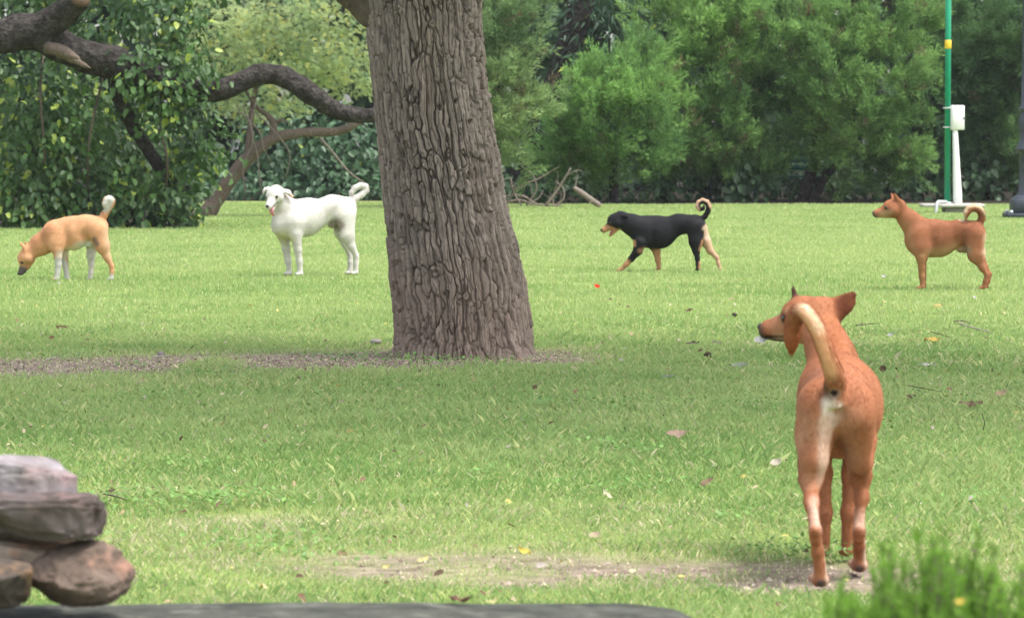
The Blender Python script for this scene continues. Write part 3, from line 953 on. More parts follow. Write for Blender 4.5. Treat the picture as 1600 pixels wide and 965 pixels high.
def dog_white():
    th = math.radians(24)
    v = View(997, 862, 560, th); m = 1 / 997
    B = Body(.0068)
    B.cap(v(335, 415), 128 * m, v(470, 385), 146 * m, flat=.66, k=.05)
    B.cap(v(285, 440), 92 * m, v(360, 420), 115 * m, flat=.75, k=.05)
    B.cap(v(470, 380), 138 * m, v(690, 300), 98 * m, flat=.66, k=.045)
    B.cap(v(690, 294), 96 * m, v(795, 305), 100 * m, flat=.76, k=.045)
    relief(B, v, m, (455, 350), (450, 500), (520, 290), (690, 400), (735, 330), .072)
    B.cap(v(430, 290), 50 * m, v(500, 280), 50 * m, flat=.7, k=.05)
    B.cap(v(360, 370), 120 * m, v(285, 270), 92 * m, flat=.75, k=.05)
    B.cap(v(290, 275), 80 * m, v(240, 205), 58 * m, flat=.85, k=.035)
    # head turned to the camera
    R = head_frame(math.radians(47), math.radians(24), math.radians(4))
    hp = v(226, 184, .06)
    H, J = add_head(B, hp, R, 1.12, jaw=.32, thick=1.14, muzzle=1.10)
    L = R[:, 1]
    # drooping ears: base at the skull side, folded back and down
    cs, sn = math.cos(th), math.sin(th)
    E = lambda du, dv, b: hp + du * np.array([-cs, sn, 0]) + np.array([0, 0, dv]) - b * np.array([sn, cs, 0])
    e1, t0, t1 = E(.054, .040, .02), E(.100, .024, .03), E(.142, -.016, .035)
    B.chain([e1, t0, t1], [.022, .027, .015], k=.014, flat=.42, n=(sn * .5, cs * .5, .85))
    e2, t2, t3 = E(-.056, .050, .02), E(-.088, .036, .01), E(-.094, .006, .0)
    B.chain([e2, t2, t3], [.022, .021, .010], k=.014, flat=.45, n=(cs, -sn, .4))
    y = .075
    for sd, sh, up, mid, wr, pw in ((1, (395, 420), (395, 540), (412, 640), (424, 740), (432, 832)), (-1, (300, 430), (292, 550), (308, 640), (325, 740), (334, 830))):
        B.cap(v(*sh, sd * y), 86 * m, v(up[0], up[1] - 30, sd * y), 62 * m, flat=.6, k=.04)
        B.chain([v(up[0], up[1] - 30, sd * y), v(*mid, sd * y * .95), v(*wr, sd * y * .9), v(*pw, sd * y * .9)], [48 * m, 33 * m, 26 * m, 22 * m], k=.018)
        p0 = v(pw[0], 842, sd * y * .9)
        paw(B, p0, p0 + np.array([.032, 0, 0]), 25 * m)
    for sd, hp_, kn, sk, hk, ft in ((1, (800, 370), (815, 520), (850, 620), (888, 700), (884, 826)), (-1, (770, 370), (762, 500), (790, 600), (832, 690), (832, 824))):
        B.cap(v(*hp_, sd * .06), 92 * m, v(kn[0], kn[1], sd * .073), 62 * m, flat=.6, k=.04)
        B.cap(v(*kn, sd * .072), 52 * m, v(*sk, sd * .068), 34 * m, flat=.72, k=.035)
        B.chain([v(*sk, sd * .068), v(*hk, sd * .066)], [32 * m, 23 * m], k=.02)
        B.chain([v(*hk, sd * .066), v((hk[0] + ft[0]) / 2, (hk[1] + ft[1]) / 2, sd * .064), v(*ft, sd * .063)], [24 * m, 22 * m, 21 * m], k=.012)
        p0 = v(ft[0], 842, sd * .063)
        paw(B, p0, p0 + np.array([.03, 0, 0]), 23 * m)
    B.cap(v(720, 420), 34 * m, v(680, 445), 24 * m, flat=.9, k=.03)
    tp = [v(845, 265), v(880, 222), v(930, 190), v(965, 155), v(962, 122), v(920, 115), v(875, 135), v(848, 172), v(842, 205)]
    B.chain(tp, [28 * m, 28 * m, 27 * m, 26 * m, 25 * m, 25 * m, 24 * m, 20 * m, 12 * m], k=.012)
    B.dab(v(700, 445), 55 * m, [.16, .12, .09], None, .025, True, 0, .8)
    B.dab(v(720, 320), 22 * m, [.62, .55, .46], None, .02, True, 1, .5)
    B.dab(v(270, 520), 45 * m, [.45, .40, .28], v(300, 565), .03, True, 0, .8)
    B.dab(t0 + [0, 0, -.022], .020, [.55, .31, .21], t1 + [0, 0, -.006], .012)
    B.dab(tp[6], .012, [.5, .36, .28], tp[7], .006, False, 0, .5)
    B.dab(H(.08, 0, -.035), .019, [.05, .03, .035], J(.10, -.02), .008)
    for sd in (-1, 1):
        B.dab(H(.058, sd * .036, .004), .012, [.10, .07, .06], None, .005)
        B.dab(H(.11, sd * .022, -.044), .006, [.06, .05, .05], H(.04, sd * .034, -.042), .004)
    d = dist_of(430.5); X = (390 + 560 / 5.362 - 800) * d / F_PX
    tongue = ([J(.05, -.022), J(.095, -.026), J(.122, -.034) , J(.130, -.06), J(.128, -.088)], [.014, .018, .019, .018, .012])
    finish_dog(B, "tall white dog with pink tongue out turning its head to the camera", [.50, .475, .44], (X, d, 0), math.pi + th, 41, 26000, .008,
               eyer=1.15, tongue=tongue, fluffy=(tp, .045, 2.4))


def dog_black():
    v = View(1171, 862, 760); m = 1 / 1171
    B = Body(.0068)
    B.cap(v(600, 478), 142 * m, v(720, 478), 150 * m, flat=.66, k=.05)
    B.cap(v(540, 460), 110 * m, v(600, 470), 135 * m, flat=.7, k=.05)
    B.cap(v(720, 468), 142 * m, v(900, 392), 94 * m, flat=.66, k=.045)
    B.cap(v(900, 386), 92 * m, v(1070, 390), 98 * m, flat=.76, k=.045)
    relief(B, v, m, (620, 400), (630, 560), (680, 370), (930, 470), (985, 400), .068)
    B.cap(v(600, 365), 42 * m, v(690, 365), 42 * m, flat=.7, k=.05)
    B.cap(v(530, 440), 120 * m, v(420, 390), 98 * m, flat=.72, k=.05)
    B.cap(v(420, 388), 95 * m, v(315, 345), 72 * m, flat=.8, k=.04)
    R = head_frame(.05, .42)
    H, J = add_head(B, v(282, 350), R, 1.08, jaw=.45, muzzle=.98)
    for sd, o in ((1, 0), (-1, -18)):
        b0 = v(318 + o, 298, sd * .040); t = v(368 + o, 300, sd * .062); t2 = v(378 + o, 318, sd * .066)
        B.chain([b0, t, t2], [.024, .018, .006], k=.012, flat=.4, n=(0, sd * .8, .5))
    y = .07
    # near front reaching forward, far front under the chest
    B.cap(v(530, 450, y * .9), 88 * m, v(510, 570, y), 64 * m, flat=.5, k=.04)
    B.chain([v(510, 570, y), v(490, 655, y), v(425, 735, y * .95), v(370, 795, y * .9), v(318, 850, y * .85)], [62 * m, 46 * m, 30 * m, 24 * m, 18 * m], k=.018)
    paw(B, v(318, 845, y * .85), v(285, 850, y * .85), 19 * m)
    B.cap(v(600, 470, -y * .9), 86 * m, v(660, 590, -y), 64 * m, flat=.5, k=.04)
    B.chain([v(660, 590, -y), v(684, 670, -y), v(698, 750, -y * .95), v(708, 825, -y * .9)], [56 * m, 38 * m, 28 * m, 22 * m], k=.018)
    paw(B, v(712, 842, -y * .9), v(690, 846, -y * .9), 20 * m)
    # near hind under the body, far hind pushing off behind
    B.cap(v(1070, 430, .06), 96 * m, v(1075, 560, .07), 66 * m, flat=.56, k=.04)
    B.cap(v(1074, 565, .068), 58 * m, v(1078, 655, .065), 37 * m, flat=.72, k=.035)
    B.chain([v(1078, 655, .065), v(1092, 735, .06)], [35 * m, 24 * m], k=.02)
    B.chain([v(1092, 735, .06), v(1098, 790, .058), v(1100, 830, .058)], [25 * m, 23 * m, 21 * m], k=.012)
    paw(B, v(1102, 842, .058), v(1080, 847, .058), 20 * m)
    B.cap(v(1110, 420, -.06), 86 * m, v(1180, 560, -.066), 52 * m, flat=.6, k=.04)
    B.chain([v(1180, 560, -.066), v(1228, 660, -.062), v(1298, 730, -.058)], [50 * m, 34 * m, 22 * m], k=.02)
    B.chain([v(1298, 730, -.058), v(1312, 790, -.056), v(1326, 838, -.056)], [22 * m, 19 * m, 17 * m], k=.012)
    paw(B, v(1330, 842, -.056), v(1316, 850, -.056), 17 * m)
    tp = [v(1130, 345), v(1172, 310), v(1200, 265), v(1210, 215), v(1190, 170), v(1150, 152), v(1110, 168), v(1095, 208, .01), v(1115, 238, .02), v(1150, 232, .03), v(1160, 205, .035)]
    B.chain(tp, [28 * m, 26 * m, 26 * m, 27 * m, 27 * m, 26 * m, 24 * m, 22 * m, 20 * m, 18 * m, 10 * m], k=.008)
    tan = [.37, .19, .10]; pale = [.50, .36, .26]
    B.dab(H(.055, 0, -.035), .040, tan, H(.13, 0, -.03), .014)
    B.dab(H(.02, 0, -.055), .035, tan, J(.10, -.06), .014)
    B.dab(H(.08, 0, .012), .016, BLK, H(.05, 0, .03), .01)
    B.dab(H(.145, 0, -.03), .014, BLK, None, .008)
    B.dab(H(.065, 0, -.048), .014, [.05, .02, .02], J(.095, -.034), .008)
    B.dab(v(370, 790), 50 * m, tan, v(290, 870), .02, True, 1)
    B.dab(v(515, 660), 26 * m, tan, v(560, 640), .02, True, 0, .5)
    B.dab(v(450, 560), 16 * m, tan, v(455, 600), .01, True)
    B.dab(v(690, 690), 60 * m, tan, v(712, 870), .02, True, -1)
    B.dab(v(1205, 440), 60 * m, pale, v(1210, 590), .02, True, -1)
    B.dab(v(1165, 430), 24 * m, pale, v(1200, 420), .014, True)
    B.dab(v(1215, 620), 60 * m, [.46, .29, .19], v(1330, 870), .02, True, -1)
    B.dab(v(1150, 560), 20 * m, tan, v(1125, 640), .014, True)
    B.dab(v(1118, 770), 12 * m, tan, v(1116, 830), .01, True)
    cc = v(1150, 205)
    for i in range(3, 8):
        B.dab(tp[i] + (tp[i] - cc) * .5, 22 * m, [.46, .29, .20], tp[i + 1] + (tp[i + 1] - cc) * .5, .010, True)
    d = dist_of(423); X = (920 + 760 / 6.435 - 800) * d / F_PX
    tongue = ([J(.04, -.026), J(.08, -.028), J(.108, -.034), J(.114, -.048)], [.011, .013, .012, .007])
    finish_dog(B, "black dog with tan muzzle and legs walking left with open mouth", BLK, (X, d, 0), math.pi, 51, 22000, .007,
               tongue=tongue, fluffy=(tp, .042, 2.2))


def dog_near():
    B = Body(.0044)
    A = lambda x, y, z: np.array([x, y, z])
    B.cap(A(.32, -.050, .438), .138, A(.46, -.054, .440), .138, flat=.75, k=.05)
    B.cap(A(.12, -.022, .462), .096, A(.32, -.046, .450), .124, flat=.86, k=.05)
    B.cap(A(.00, -.006, .470), .078, A(.12, -.016, .478), .086, flat=1.0, k=.05)
    B.cap(A(.52, -.056, .43), .122, A(.42, -.052, .44), .132, flat=.78, k=.05)
    B.cap(A(.45, -.052, .575), .032, A(.54, -.048, .582), .042, flat=.9, k=.05)
    B.cap(A(.51, -.046, .52), .086, A(.585, -.026, .60), .062, flat=.82, k=.045)
    B.cap(A(.585, -.026, .60), .058, A(.645, -.002, .662), .046, flat=.95, k=.035)
    R = head_frame(math.radians(63), math.radians(4), math.radians(-3))
    hp = A(.665, 0.010, .666)
    H, J = add_head(B, hp, R, 1.0, muzzle=1.02, thick=1.16)
    for sd in (-1, 1): B.cap(H(.046, sd * .021, .022), .023, H(.02, sd * .02, .03), .026, k=.02)
    # ears: right one out to the side, left one upright and seen edge-on
    B.cap(A(.640, -.040, .692), .030, A(.622, -.108, .736), .010, flat=.32, n=(-1, .15, .25), k=.010)
    B.cap(A(.640, -.052, .666), .021, A(.628, -.092, .700), .014, flat=.32, n=(-1, .15, .25), k=.010)
    B.cap(A(.640, -.045, .680), .024, A(.625, -.098, .714), .017, flat=.32, n=(-1, .15, .25), k=.012)
    B.cap(A(.69, .046, .695), .026, A(.685, .058, .748), .010, flat=.42, n=(.35, 1, .1), k=.012)
    # hind legs
    for sd, hipy, tb, kn, sk, hk, ft in (
            (1, .048, (.005, .052, .375), (.035, .060, .318), (-.095, .064, .214), (-.205, .063, .150), (-.180, .047, .042)),
            (-1, -.064, (.09, -.078, .375), (.18, -.083, .315), (.135, -.089, .205), (.105, -.079, .118), (.165, -.087, .042))):
        tb = A(*tb)
        B.cap(A(-.005, hipy, .455), .066, tb, .063, flat=.74, k=.045)
        B.cap(A(-.035, hipy * .9, .435), .042, tb + [-.05, hipy * .05, -.055], .038, flat=.9, k=.03)
        B.cap(tb, .056, A(*kn), .039, flat=.74, k=.035)
        calf = A(*kn) * .5 + A(*sk) * .5 + [-.006, 0, .006]
        B.chain([A(*kn), calf, A(*sk), A(*hk)], [.036, .0265, .0165, .0135], k=.022)
        B.cap(tb + [-.05, hipy * .05, -.05], .034, calf, .020, flat=.9, k=.03)
        h2 = A(*hk)
        B.cap(h2 + [-.010, 0, .004], .0135, h2 + [-.002, 0, -.02], .0135, k=.012)     # point of the hock
        f = A(*ft)
        B.chain([h2, (h2 + f) / 2, f], [.0142, .0152, .0172], k=.010)
        B.cap(h2 + [.055, 0, .055], .008, h2 + [-.012, 0, .002], .0075, k=.015)         # tendon above the hock
        B.cap(h2 + [.025, hipy * .12, .05], .006, h2 + [.05, hipy * .15, .085], .008, k=.02, cut=True)
        paw(B, f + [.008, 0, -.024], f + [.046, 0, -.020], .0238)
    # front legs
    for sd in (1, -1):
        fx = .50 if sd > 0 else .51
        B.cap(A(.49, sd * .066 - .052, .46), .058, A(.475, sd * .058 - .052, .36), .050, flat=.6, k=.04)
        B.chain([A(.475, sd * .054 - .052, .36), A(.485, sd * .040 - .052, .24), A(fx - .02, sd * .033 - .051, .13), A(fx, sd * .032 - .05, .028)], [.040, .024, .018, .0150], k=.02)
        paw(B, A(fx, sd * .032 - .05, .020), A(fx + .045, sd * .032 - .05, .016), .0165)
    B.cap(A(.06, -.008, .385), .022, A(.20, -.02, .35), .018, flat=1, k=.03)
    # tail: up, over to the left and down again
    tp = [A(-.070, .002, .513), A(-.098, .004, .545), A(-.115, .018, .585), A(-.118, .038, .638), A(-.112, .060, .688), A(-.092, .082, .718),
          A(-.062, .101, .716), A(-.040, .110, .687), A(-.030, .113, .648), A(-.026, .113, .610)]
    # finer steps so that the tail is an even curve
    P = np.vstack([2 * tp[0] - tp[1], tp, 2 * tp[-1] - tp[-2]]); rad = [.028, .0225, .0200, .0190, .0185, .0185, .0185, .0190, .0175, .006]
    fine, fr = [], []
    for q in range(len(tp) - 1):
        p0, p1, p2, p3 = P[q:q + 4]
        for t in (0, .25, .5, .75):
            fine.append(.5 * (2 * p1 + (p2 - p0) * t + (2 * p0 - 5 * p1 + 4 * p2 - p3) * t * t + (3 * p1 - p0 - 3 * p2 + p3) * t ** 3)); fr.append(rad[q] * (1 - t) + rad[q + 1] * t)
    fine.append(tp[-1]); fr.append(rad[-1])
    B.chain(fine, fr, k=.010)
    B.cap(A(-.078, .001, .488), .020, A(-.084, 0, .468), .016, k=.02)
    B.cap(A(-.0955, .007, .505), .0062, A(-.108, .007, .505), .006, k=.008, cut=True)
    # muscle relief
    B.cap(A(-.13, -.004, .34), .009, A(-.080, -.002, .45), .009, k=.03, cut=True)
    for y0, s1 in ((.118, 1), (-.128, -1)):
        B.cap(A(.03, y0, .33), .018, A(.10, y0 + s1 * .012, .46), .018, k=.045, cut=True)
        B.cap(A(.36, y0 * 1.05 - .05 * (s1 < 0) * 0, .58), .03, A(.46, y0 * 1.05, .56), .03, k=.06, cut=True)
    rust, dark, lite, pale = [.31, .120, .057], [.19, .070, .032], [.47, .27, .17], [.68, .58, .49]
    B.dab(A(.30, -.04, .60), .05, [.28, .098, .040], A(.55, -.05, .62), .05, False, 0, .8)
    B.dab(A(.02, .02, .57), .045, [.21, .085, .05], A(.10, .05, .54), .04, False, 0, .6)
    for k_ in range(14):       # uneven lighter and darker tracts over the rump
        g = np.random.default_rng(k_)
        p = A(-.06 + .1 * g.random(), (g.random() - .5) * .18, .30 + .24 * g.random())
        B.dab(p, .010 + .02 * g.random(), lite if k_ % 3 else dark, p + (g.random(3) - .5) * .09, .022, False, 0, .40)
    # pale buttocks and inner thighs
    B.dab(A(-.085, .018, .478), .019, pale, A(-.078, .016, .425), .011)
    B.dab(A(-.088, -.006, .470), .011, pale, A(-.080, -.006, .437), .010, False, 0, .9)
    B.dab(A(-.080, .022, .425), .022, [.54, .37, .285], A(-.075, .026, .27), .012)
    B.dab(A(-.06, .030, .40), .014, [.44, .26, .18], A(-.05, .034, .30), .018, False, 0, .8)
    B.dab(A(-.05, .062, .43), .026, [.46, .25, .15], A(-.05, .062, .27), .030, False, 0, .75)
    B.dab(A(-.05, -.034, .44), .028, [.46, .25, .15], A(.04, -.052, .28), .030, False, 0, .8)
    B.dab(A(-.05, -.022, .38), .008, [.52, .33, .22], A(.00, -.034, .30), .012, False, 0, .8)
    for hk, ft in (((-.205, .063, .150), (-.180, .047, .02)), ((.105, -.079, .118), (.165, -.087, .02))):
        hk, ft = A(*hk), A(*ft)
        B.dab(hk + [.08, -.006, .08], .020, [.50, .33, .25], hk + [.0, -.006, .016], .016, False, 0, .85)
        B.dab(hk + [-.02, .004, -.004], .011, [.27, .095, .04], ft + [-.03, .008, .03], .008)
        B.dab(hk + [.02, -.014, -.01], .010, [.54, .39, .30], ft + [.0, -.018, .0], .008, False, 0, .9)
        B.dab(ft + [-.01, 0, -.010], .013, [.075, .06, .055], None, .007)
        B.dab(ft + [.03, 0, .006], .03, [.46, .32, .24], None, .015, False, 0, .8)
    B.dab(A(-.096, .006, .506), .017, [.30, .22, .18], None, .006, False, 0, .6)
    B.dab(A(-.098, .007, .505), .0078, BLK, None, .004)
    B.dab(A(-.080, -.002, .425), .010, [.13, .07, .05], A(-.080, -.002, .412), .007, False, 0, .9)
    # tail: cream along the back of it, dark root
    for i in range(4, 21):
        B.dab(fine[i] + [-.024, .012, .006], .014, [.60, .33, .165], fine[i + 1] + [-.024, .012, .008], .016, False, 0, .75)
    for i in range(14, 24):
        B.dab(fine[i] + [-.024, -.004, .010], .012, [.68, .47, .31], fine[i + 1] + [-.024, -.004, .010], .014, False, 0, .6)
    B.dab(tp[7] + [0, -.004, 0], .024, [.30, .095, .035], tp[9], .010)
    B.dab(tp[6] + [-.01, -.018, -.014], .012, dark, tp[7] + [-.01, -.015, 0], .008)
    B.dab(tp[0] + [-.02, .024, .004], .013, [.07, .045, .033], tp[0] + [-.02, .026, -.008], .016, False, 0, .85)
    B.dab(tp[1] + [-.02, .006, .0], .010, [.24, .13, .07], None, .012, False, 0, .6)
    # head
    B.dab(H(.03, .045, -.02), .034, [.40, .20, .11], H(.09, .02, -.02), .02, False, 0, .7)
    B.dab(H(.05, .03, -.055), .022, [.48, .31, .19], H(.09, .02, -.055), .014, False, 0, .85)
    B.dab(H(.110, 0, .004), .018, [.22, .085, .055], H(.06, 0, .02), .015, False, 0, .6)
    B.dab(H(.152, 0, -.04), .028, [.035, .033, .036], None, .012)
    B.dab(H(.145, 0, -.055), .020, [.045, .043, .046], H(.08, 0, -.068), .010)
    B.dab(H(.132, .02, -.046), .006, BLK, H(.05, .03, -.050), .004)
    B.dab(H(.045, .042, .026), .010, [.42, .24, .14], H(.06, .03, .026), .008)
    B.dab(A(.685, .060, .752), .018, BLK, A(.68, .054, .70), .010, False, 0, .8)
    B.dab(A(.620, -.118, .740), .012, [.04, .022, .018], None, .009)
    B.dab(A(.630, -.072, .685), .03, [.15, .048, .022], A(.626, -.10, .722), .010, False, 0, .9)
    for sd in (-1, 1): B.dab(H(.060, sd * .038, .007), .017, [.07, .03, .025], None, .006)
    d = 10.22; X = (1303 - 800) * d / F_PX
    finish_dog(B, "reddish brown dog seen from behind looking left with its curled tail raised", rust, (X, d, 0), math.pi / 2, 61, 90000, .0085,
               fluffy=(fine, .032, 1.8))


dog_near(); dog_red(); dog_tan(); dog_white(); dog_black()
#PART3


# ------------------------------------------------------------------ background trees
def on_lobe(n, c, r, shell=.55, front=True):
    d = norm(rng.normal(size=(n, 3)))
    if front: d[:, 1] = np.where(rng.random(n) < .6, -np.abs(d[:, 1]), d[:, 1])
    rad = shell + (1 - shell) * rng.random(n) ** .5
    return np.array(c) + d * np.array(r) * rad[:, None], d


def conifer(label, d, lobes, trunks, c_lo, c_hi, density=1.0, blade=(.05, .105), droop=.0, group="conifers along the edge of the lawn"):
    """lobes: (px, py, rx_px, ry_px, depth offset m); foliage is plumes of narrow sprays"""
    root = empty("conifer_tree", (lobes[0][0] * 0 + (lobes[0][0] - 800) * d / F_PX, d, 0), label, "tree", group)
    o0 = np.array(root.location)
    k = d / F_PX
    Ps, Ds, Cs = [], [], []
    for px, py, rx, ry, dy in lobes:
        c = W(px, py, d + dy); r = np.array([rx * k, max(.5, min(rx, ry) * k * .9), ry * k])
        n = int(density * 260 * r[0] * r[2]) + 12
        # three clump sizes so that the outline is uneven
        nb = max(4, n // 9)
        bp, bd = on_lobe(nb, c, r, .62)
        which = rng.integers(0, nb, n)
        p = bp[which] + rng.normal(size=(n, 3)) * np.array([.12, .12, .09]) - bd[which] * (rng.random(n) * .22)[:, None]
        nd = norm(bd[which] + rng.normal(size=(n, 3)) * .35)
        Ps.append(p); Ds.append(nd)
    P = np.vstack(Ps); D = np.vstack(Ds)
    keep = P[:, 2] > .12
    P, D = P[keep], D[keep]
    n = len(P)
    # plume axis: outward and up
    ax = norm(D * np.array([.8, .8, .4]) + np.array([0, 0, .75 - droop]) + rng.normal(size=(n, 3)) * .35)
    pl = .24 + .22 * rng.random(n)
    hue = np.clip(.5 + .9 * fbm(P * 1.1, 3, int(d)) + .25 * (rng.random(n) - .5), 0, 1)
    K = 64
    t = rng.random((n, K))
    side = norm(np.cross(ax, rng.normal(size=(n, 3))))
    side2 = np.cross(ax, side)
    ang = rng.random((n, K)) * 2 * np.pi
    rad = .11 * (1 - .55 * t) * pl[:, None] * 3.0 * rng.random((n, K)) ** .6
    off = side[:, None] * (np.cos(ang) * rad)[..., None] + side2[:, None] * (np.sin(ang) * rad)[..., None]
    pos = P[:, None] + ax[:, None] * (t * pl[:, None])[..., None] + off
    dirs = norm(ax[:, None] * 1.0 + off / (rad[..., None] + 1e-4) * .55 + rng.normal(size=(n, K, 3)) * .25)
    pos = pos.reshape(-1, 3); dirs = dirs.reshape(-1, 3)
    nr = norm(rng.normal(size=pos.shape) + [0, -.6, .8])
    X, Y, Z = frames(dirs, nr)
    L = blade[0] + (blade[1] - blade[0]) * rng.random(len(pos))
    sc = np.stack([L * 1.35, L, L], 1)
    v, f = scatter(BLADE[0], BLADE[1], pos - o0, X, Y, Z, sc)
    tipb = (.85 + .35 * t).reshape(-1)[:, None]
    h = np.repeat(hue, K)[:, None]
    c = (np.array(c_lo) * (1 - h) + np.array(c_hi) * h) * tipb * (.8 + .4 * rng.random((len(pos), 1)))
    brown = (rng.random(n) < .035).repeat(K)[:, None]
    c = np.where(brown, np.array([.16, .13, .075]) * (.7 + .6 * rng.random((len(pos), 1))), c)
    mk("crown", v, f, M_needle, root, np.repeat(c, 3, 0))
    for pts, rad in trunks:
        v, q, tt = tube([W(a, b, d + e) - o0 for a, b, e in pts], [r * k for r in rad], 9, .15, 3)
        mk("trunk", v, [q, tt], M_darkbark, root, None, True)
    return root


LO, HI = (.088, .180, .058), (.245, .405, .115)
conifer("pale green drooping conifer just right of the big trunk, above the brushwood", 61,
        [(780, 60, 62, 75, 0), (770, 150, 60, 70, -.3), (825, 175, 30, 35, .3), (790, 215, 45, 55, .2), (745, 60, 60, 110, .6), (815, -40, 80, 70, 1.4), (700, 120, 90, 130, 1.0), (700, 230, 80, 80, 1.2)],
        [([(770, 322, 1), (778, 200, 1), (790, -60, 1)], [9, 8, 5])], (.11, .19, .075), (.26, .36, .14), 1.0, droop=.25)
conifer("low rounded conifer bush behind the black dog's head", 65,
        [(945, 180, 62, 85, 0), (900, 215, 40, 60, .2), (985, 130, 55, 75, .5), (960, 250, 80, 55, .4), (1010, 200, 50, 80, .3), (925, 130, 30, 40, .3), (895, 270, 60, 40, .9)],
        [([(960, 325, .8), (958, 250, .8), (950, 140, .8)], [8, 7, 4])], (.090, .185, .062), (.21, .37, .10), 1.0)
conifer("tall bright conifer with forked tips behind the black dog's curled tail", 67,
        [(1095, 110, 75, 95, 0), (1060, 190, 60, 70, -.2), (1130, 200, 65, 75, 0), (1040, 60, 55, 70, .5), (1110, 10, 80, 70, .3), (1075, 262, 70, 38, .5), (1150, 60, 50, 70, -.1), (1080, -90, 90, 80, 1.6), (1150, 262, 60, 36, .5)],
        [([(1100, 328, 1), (1104, 230, .8), (1100, 60, .8)], [11, 9, 5])], LO, HI, 1.0)
conifer("broad weeping conifer with a dark hollow around its trunk, above the park bench", 67.5,
        [(1225, 70, 85, 85, 0), (1300, 110, 80, 85, -.2), (1195, 150, 55, 65, .2), (1330, 190, 65, 65, -.3), (1390, 130, 70, 85, 0), (1400, 215, 60, 60, .1), (1270, -30, 100, 80, 1.3), (1380, 20, 85, 75, .3), (1200, 235, 45, 48, .5),
         (1330, 255, 70, 40, .5), (1420, 262, 45, 40, .5), (1290, 175, 40, 40, .9), (1320, -110, 140, 70, 1.7)],
        [([(1250, 330, .6), (1262, 285, .6), (1275, 230, .8), (1290, 60, .9)], [12, 10, 9, 5]), ([(1262, 330, .4), (1290, 275, .5), (1320, 235, .6), (1340, 140, .7)], [9, 7, 6, 3])], LO, HI, 1.0, droop=.2)
conifer("dark green conifer between the green pole and the iron lamp post", 69,
        [(1500, 60, 70, 80, 0), (1555, 130, 60, 80, .3), (1480, 150, 50, 60, .3), (1530, 220, 55, 55, .5), (1600, 60, 70, 90, .3), (1610, 190, 60, 70, .5), (1560, -50, 110, 80, 1.5), (1470, -20, 60, 70, 1.3), (1590, 270, 50, 40, .7)],
        [([(1545, 330, 1), (1540, 220, 1), (1530, 20, 1)], [10, 8, 4])], (.065, .135, .055), (.145, .25, .085), .9, droop=.2)


def broadleaf(name, label, cat, d, lobes, wood, c_lo, c_hi, size, per, lit=.06, group=None, hang=.7, mtl=None, tmpl=None, woodmat=None, young=(.28, .36, .06)):
    k = d / F_PX
    root = empty(name, ((lobes[0][0] - 800) * k, d, 0), label, cat, group)
    o0 = np.array(root.location)
    Ps, Ds = [], []
    for px, py, rx, ry, dy in lobes:
        c = W(px, py, d + dy); r = np.array([rx * k, max(.28, min(rx, ry) * k * .8), ry * k])
        # clusters on the lobe, leaves in each cluster
        nc = int(per * r[0] * r[2]) + 6
        cp, cd = on_lobe(nc, c, r, .5)
        m = 16
        lp = cp[:, None] + rng.normal(size=(nc, m, 3)) * np.array([.12, .10, .12]) * (size[1] / .13)
        Ps.append(lp.reshape(-1, 3)); Ds.append(np.repeat(cd, m, 0))
    P = np.vstack(Ps); D = np.vstack(Ds)
    kp = P[:, 2] > .03; P, D = P[kp], D[kp]
    n = len(P)
    dirs = norm(D * [.7, .7, .2] + [0, 0, -hang] + rng.normal(size=(n, 3)) * .5)
    nr = norm(D + [0, -.3, .7] + rng.normal(size=(n, 3)) * .5)
    X, Y, Z = frames(dirs, nr)
    sz = size[0] + (size[1] - size[0]) * rng.random(n)
    tv, tf = tmpl or LEAF
    v, f = scatter(tv, tf, P - o0, X, Y, Z, sz)
    h = np.clip(.5 + .8 * fbm(P * 1.7, 3, 77) + .35 * (rng.random(n) - .5), 0, 1)[:, None]
    c = np.array(c_lo) * (1 - h) + np.array(c_hi) * h
    yl = (rng.random(n) < lit * (.4 + 1.2 * (fbm(P * 2.3, 2, 99) > .15)))[:, None]
    c = np.where(yl, np.array(young), c) * (.8 + .4 * rng.random((n, 1)))
    mk("crown", v, f, mtl or M_leaf, root, np.repeat(c, len(tv), 0))
    for nm, pts, rad, wm in wood:
        v, q, tt = tube([W(a, b, d + e) - o0 for a, b, e in pts], [r * k for r in rad], 14, .22, hash(nm) % 7 * 0 + 5)
        mk(nm, v, [q, tt], wm, root, None, True)
    return root


# old leaning tree on the left: dark limb right across, sawn branch, hung with creeper
DO = 48.0
ko = DO / F_PX
old = empty("leaning_tree", W(300, 355, DO), "old leaning tree with a thick dark limb reaching sideways behind the big trunk", "tree")
old.location.z = 0
oo = np.array(old.location)
def owood(nm, pts, rad, m=M_darkbark, sides=22, rough=.30, seed=4):
    v, q, t = tube([W(a, b, DO + e) - oo for a, b, e in pts], [r * ko for r in rad], sides, rough, seed)
    return mk(nm, v, [q, t], m, old, None, True)
owood("trunk", [(300, 365, .9), (270, 290, .8), (225, 225, .6), (190, 160, .4), (185, 110, .2)], [15, 10, 10, 12, 18])
owood("limb", [(-420, 210, .4), (-250, 70, .1), (-90, 50, -.2), (-20, 62, -.2), (50, 52, -.1), (120, 85, 0), (180, 100, .1), (250, 125, .1), (310, 143, .1), (355, 138, .1), (400, 118, .2), (445, 122, .2), (490, 150, .2), (535, 176, .3), (590, 180, .4), (660, 165, .6)],
      [30, 28, 26, 25, 30, 26, 26, 20, 17, 16, 16, 17, 16, 13, 11, 8])
owood("branch", [(55, 55, -.1), (90, 30, -.25), (118, 6, -.4), (128, -4, -.45)], [24, 22, 19, 18])
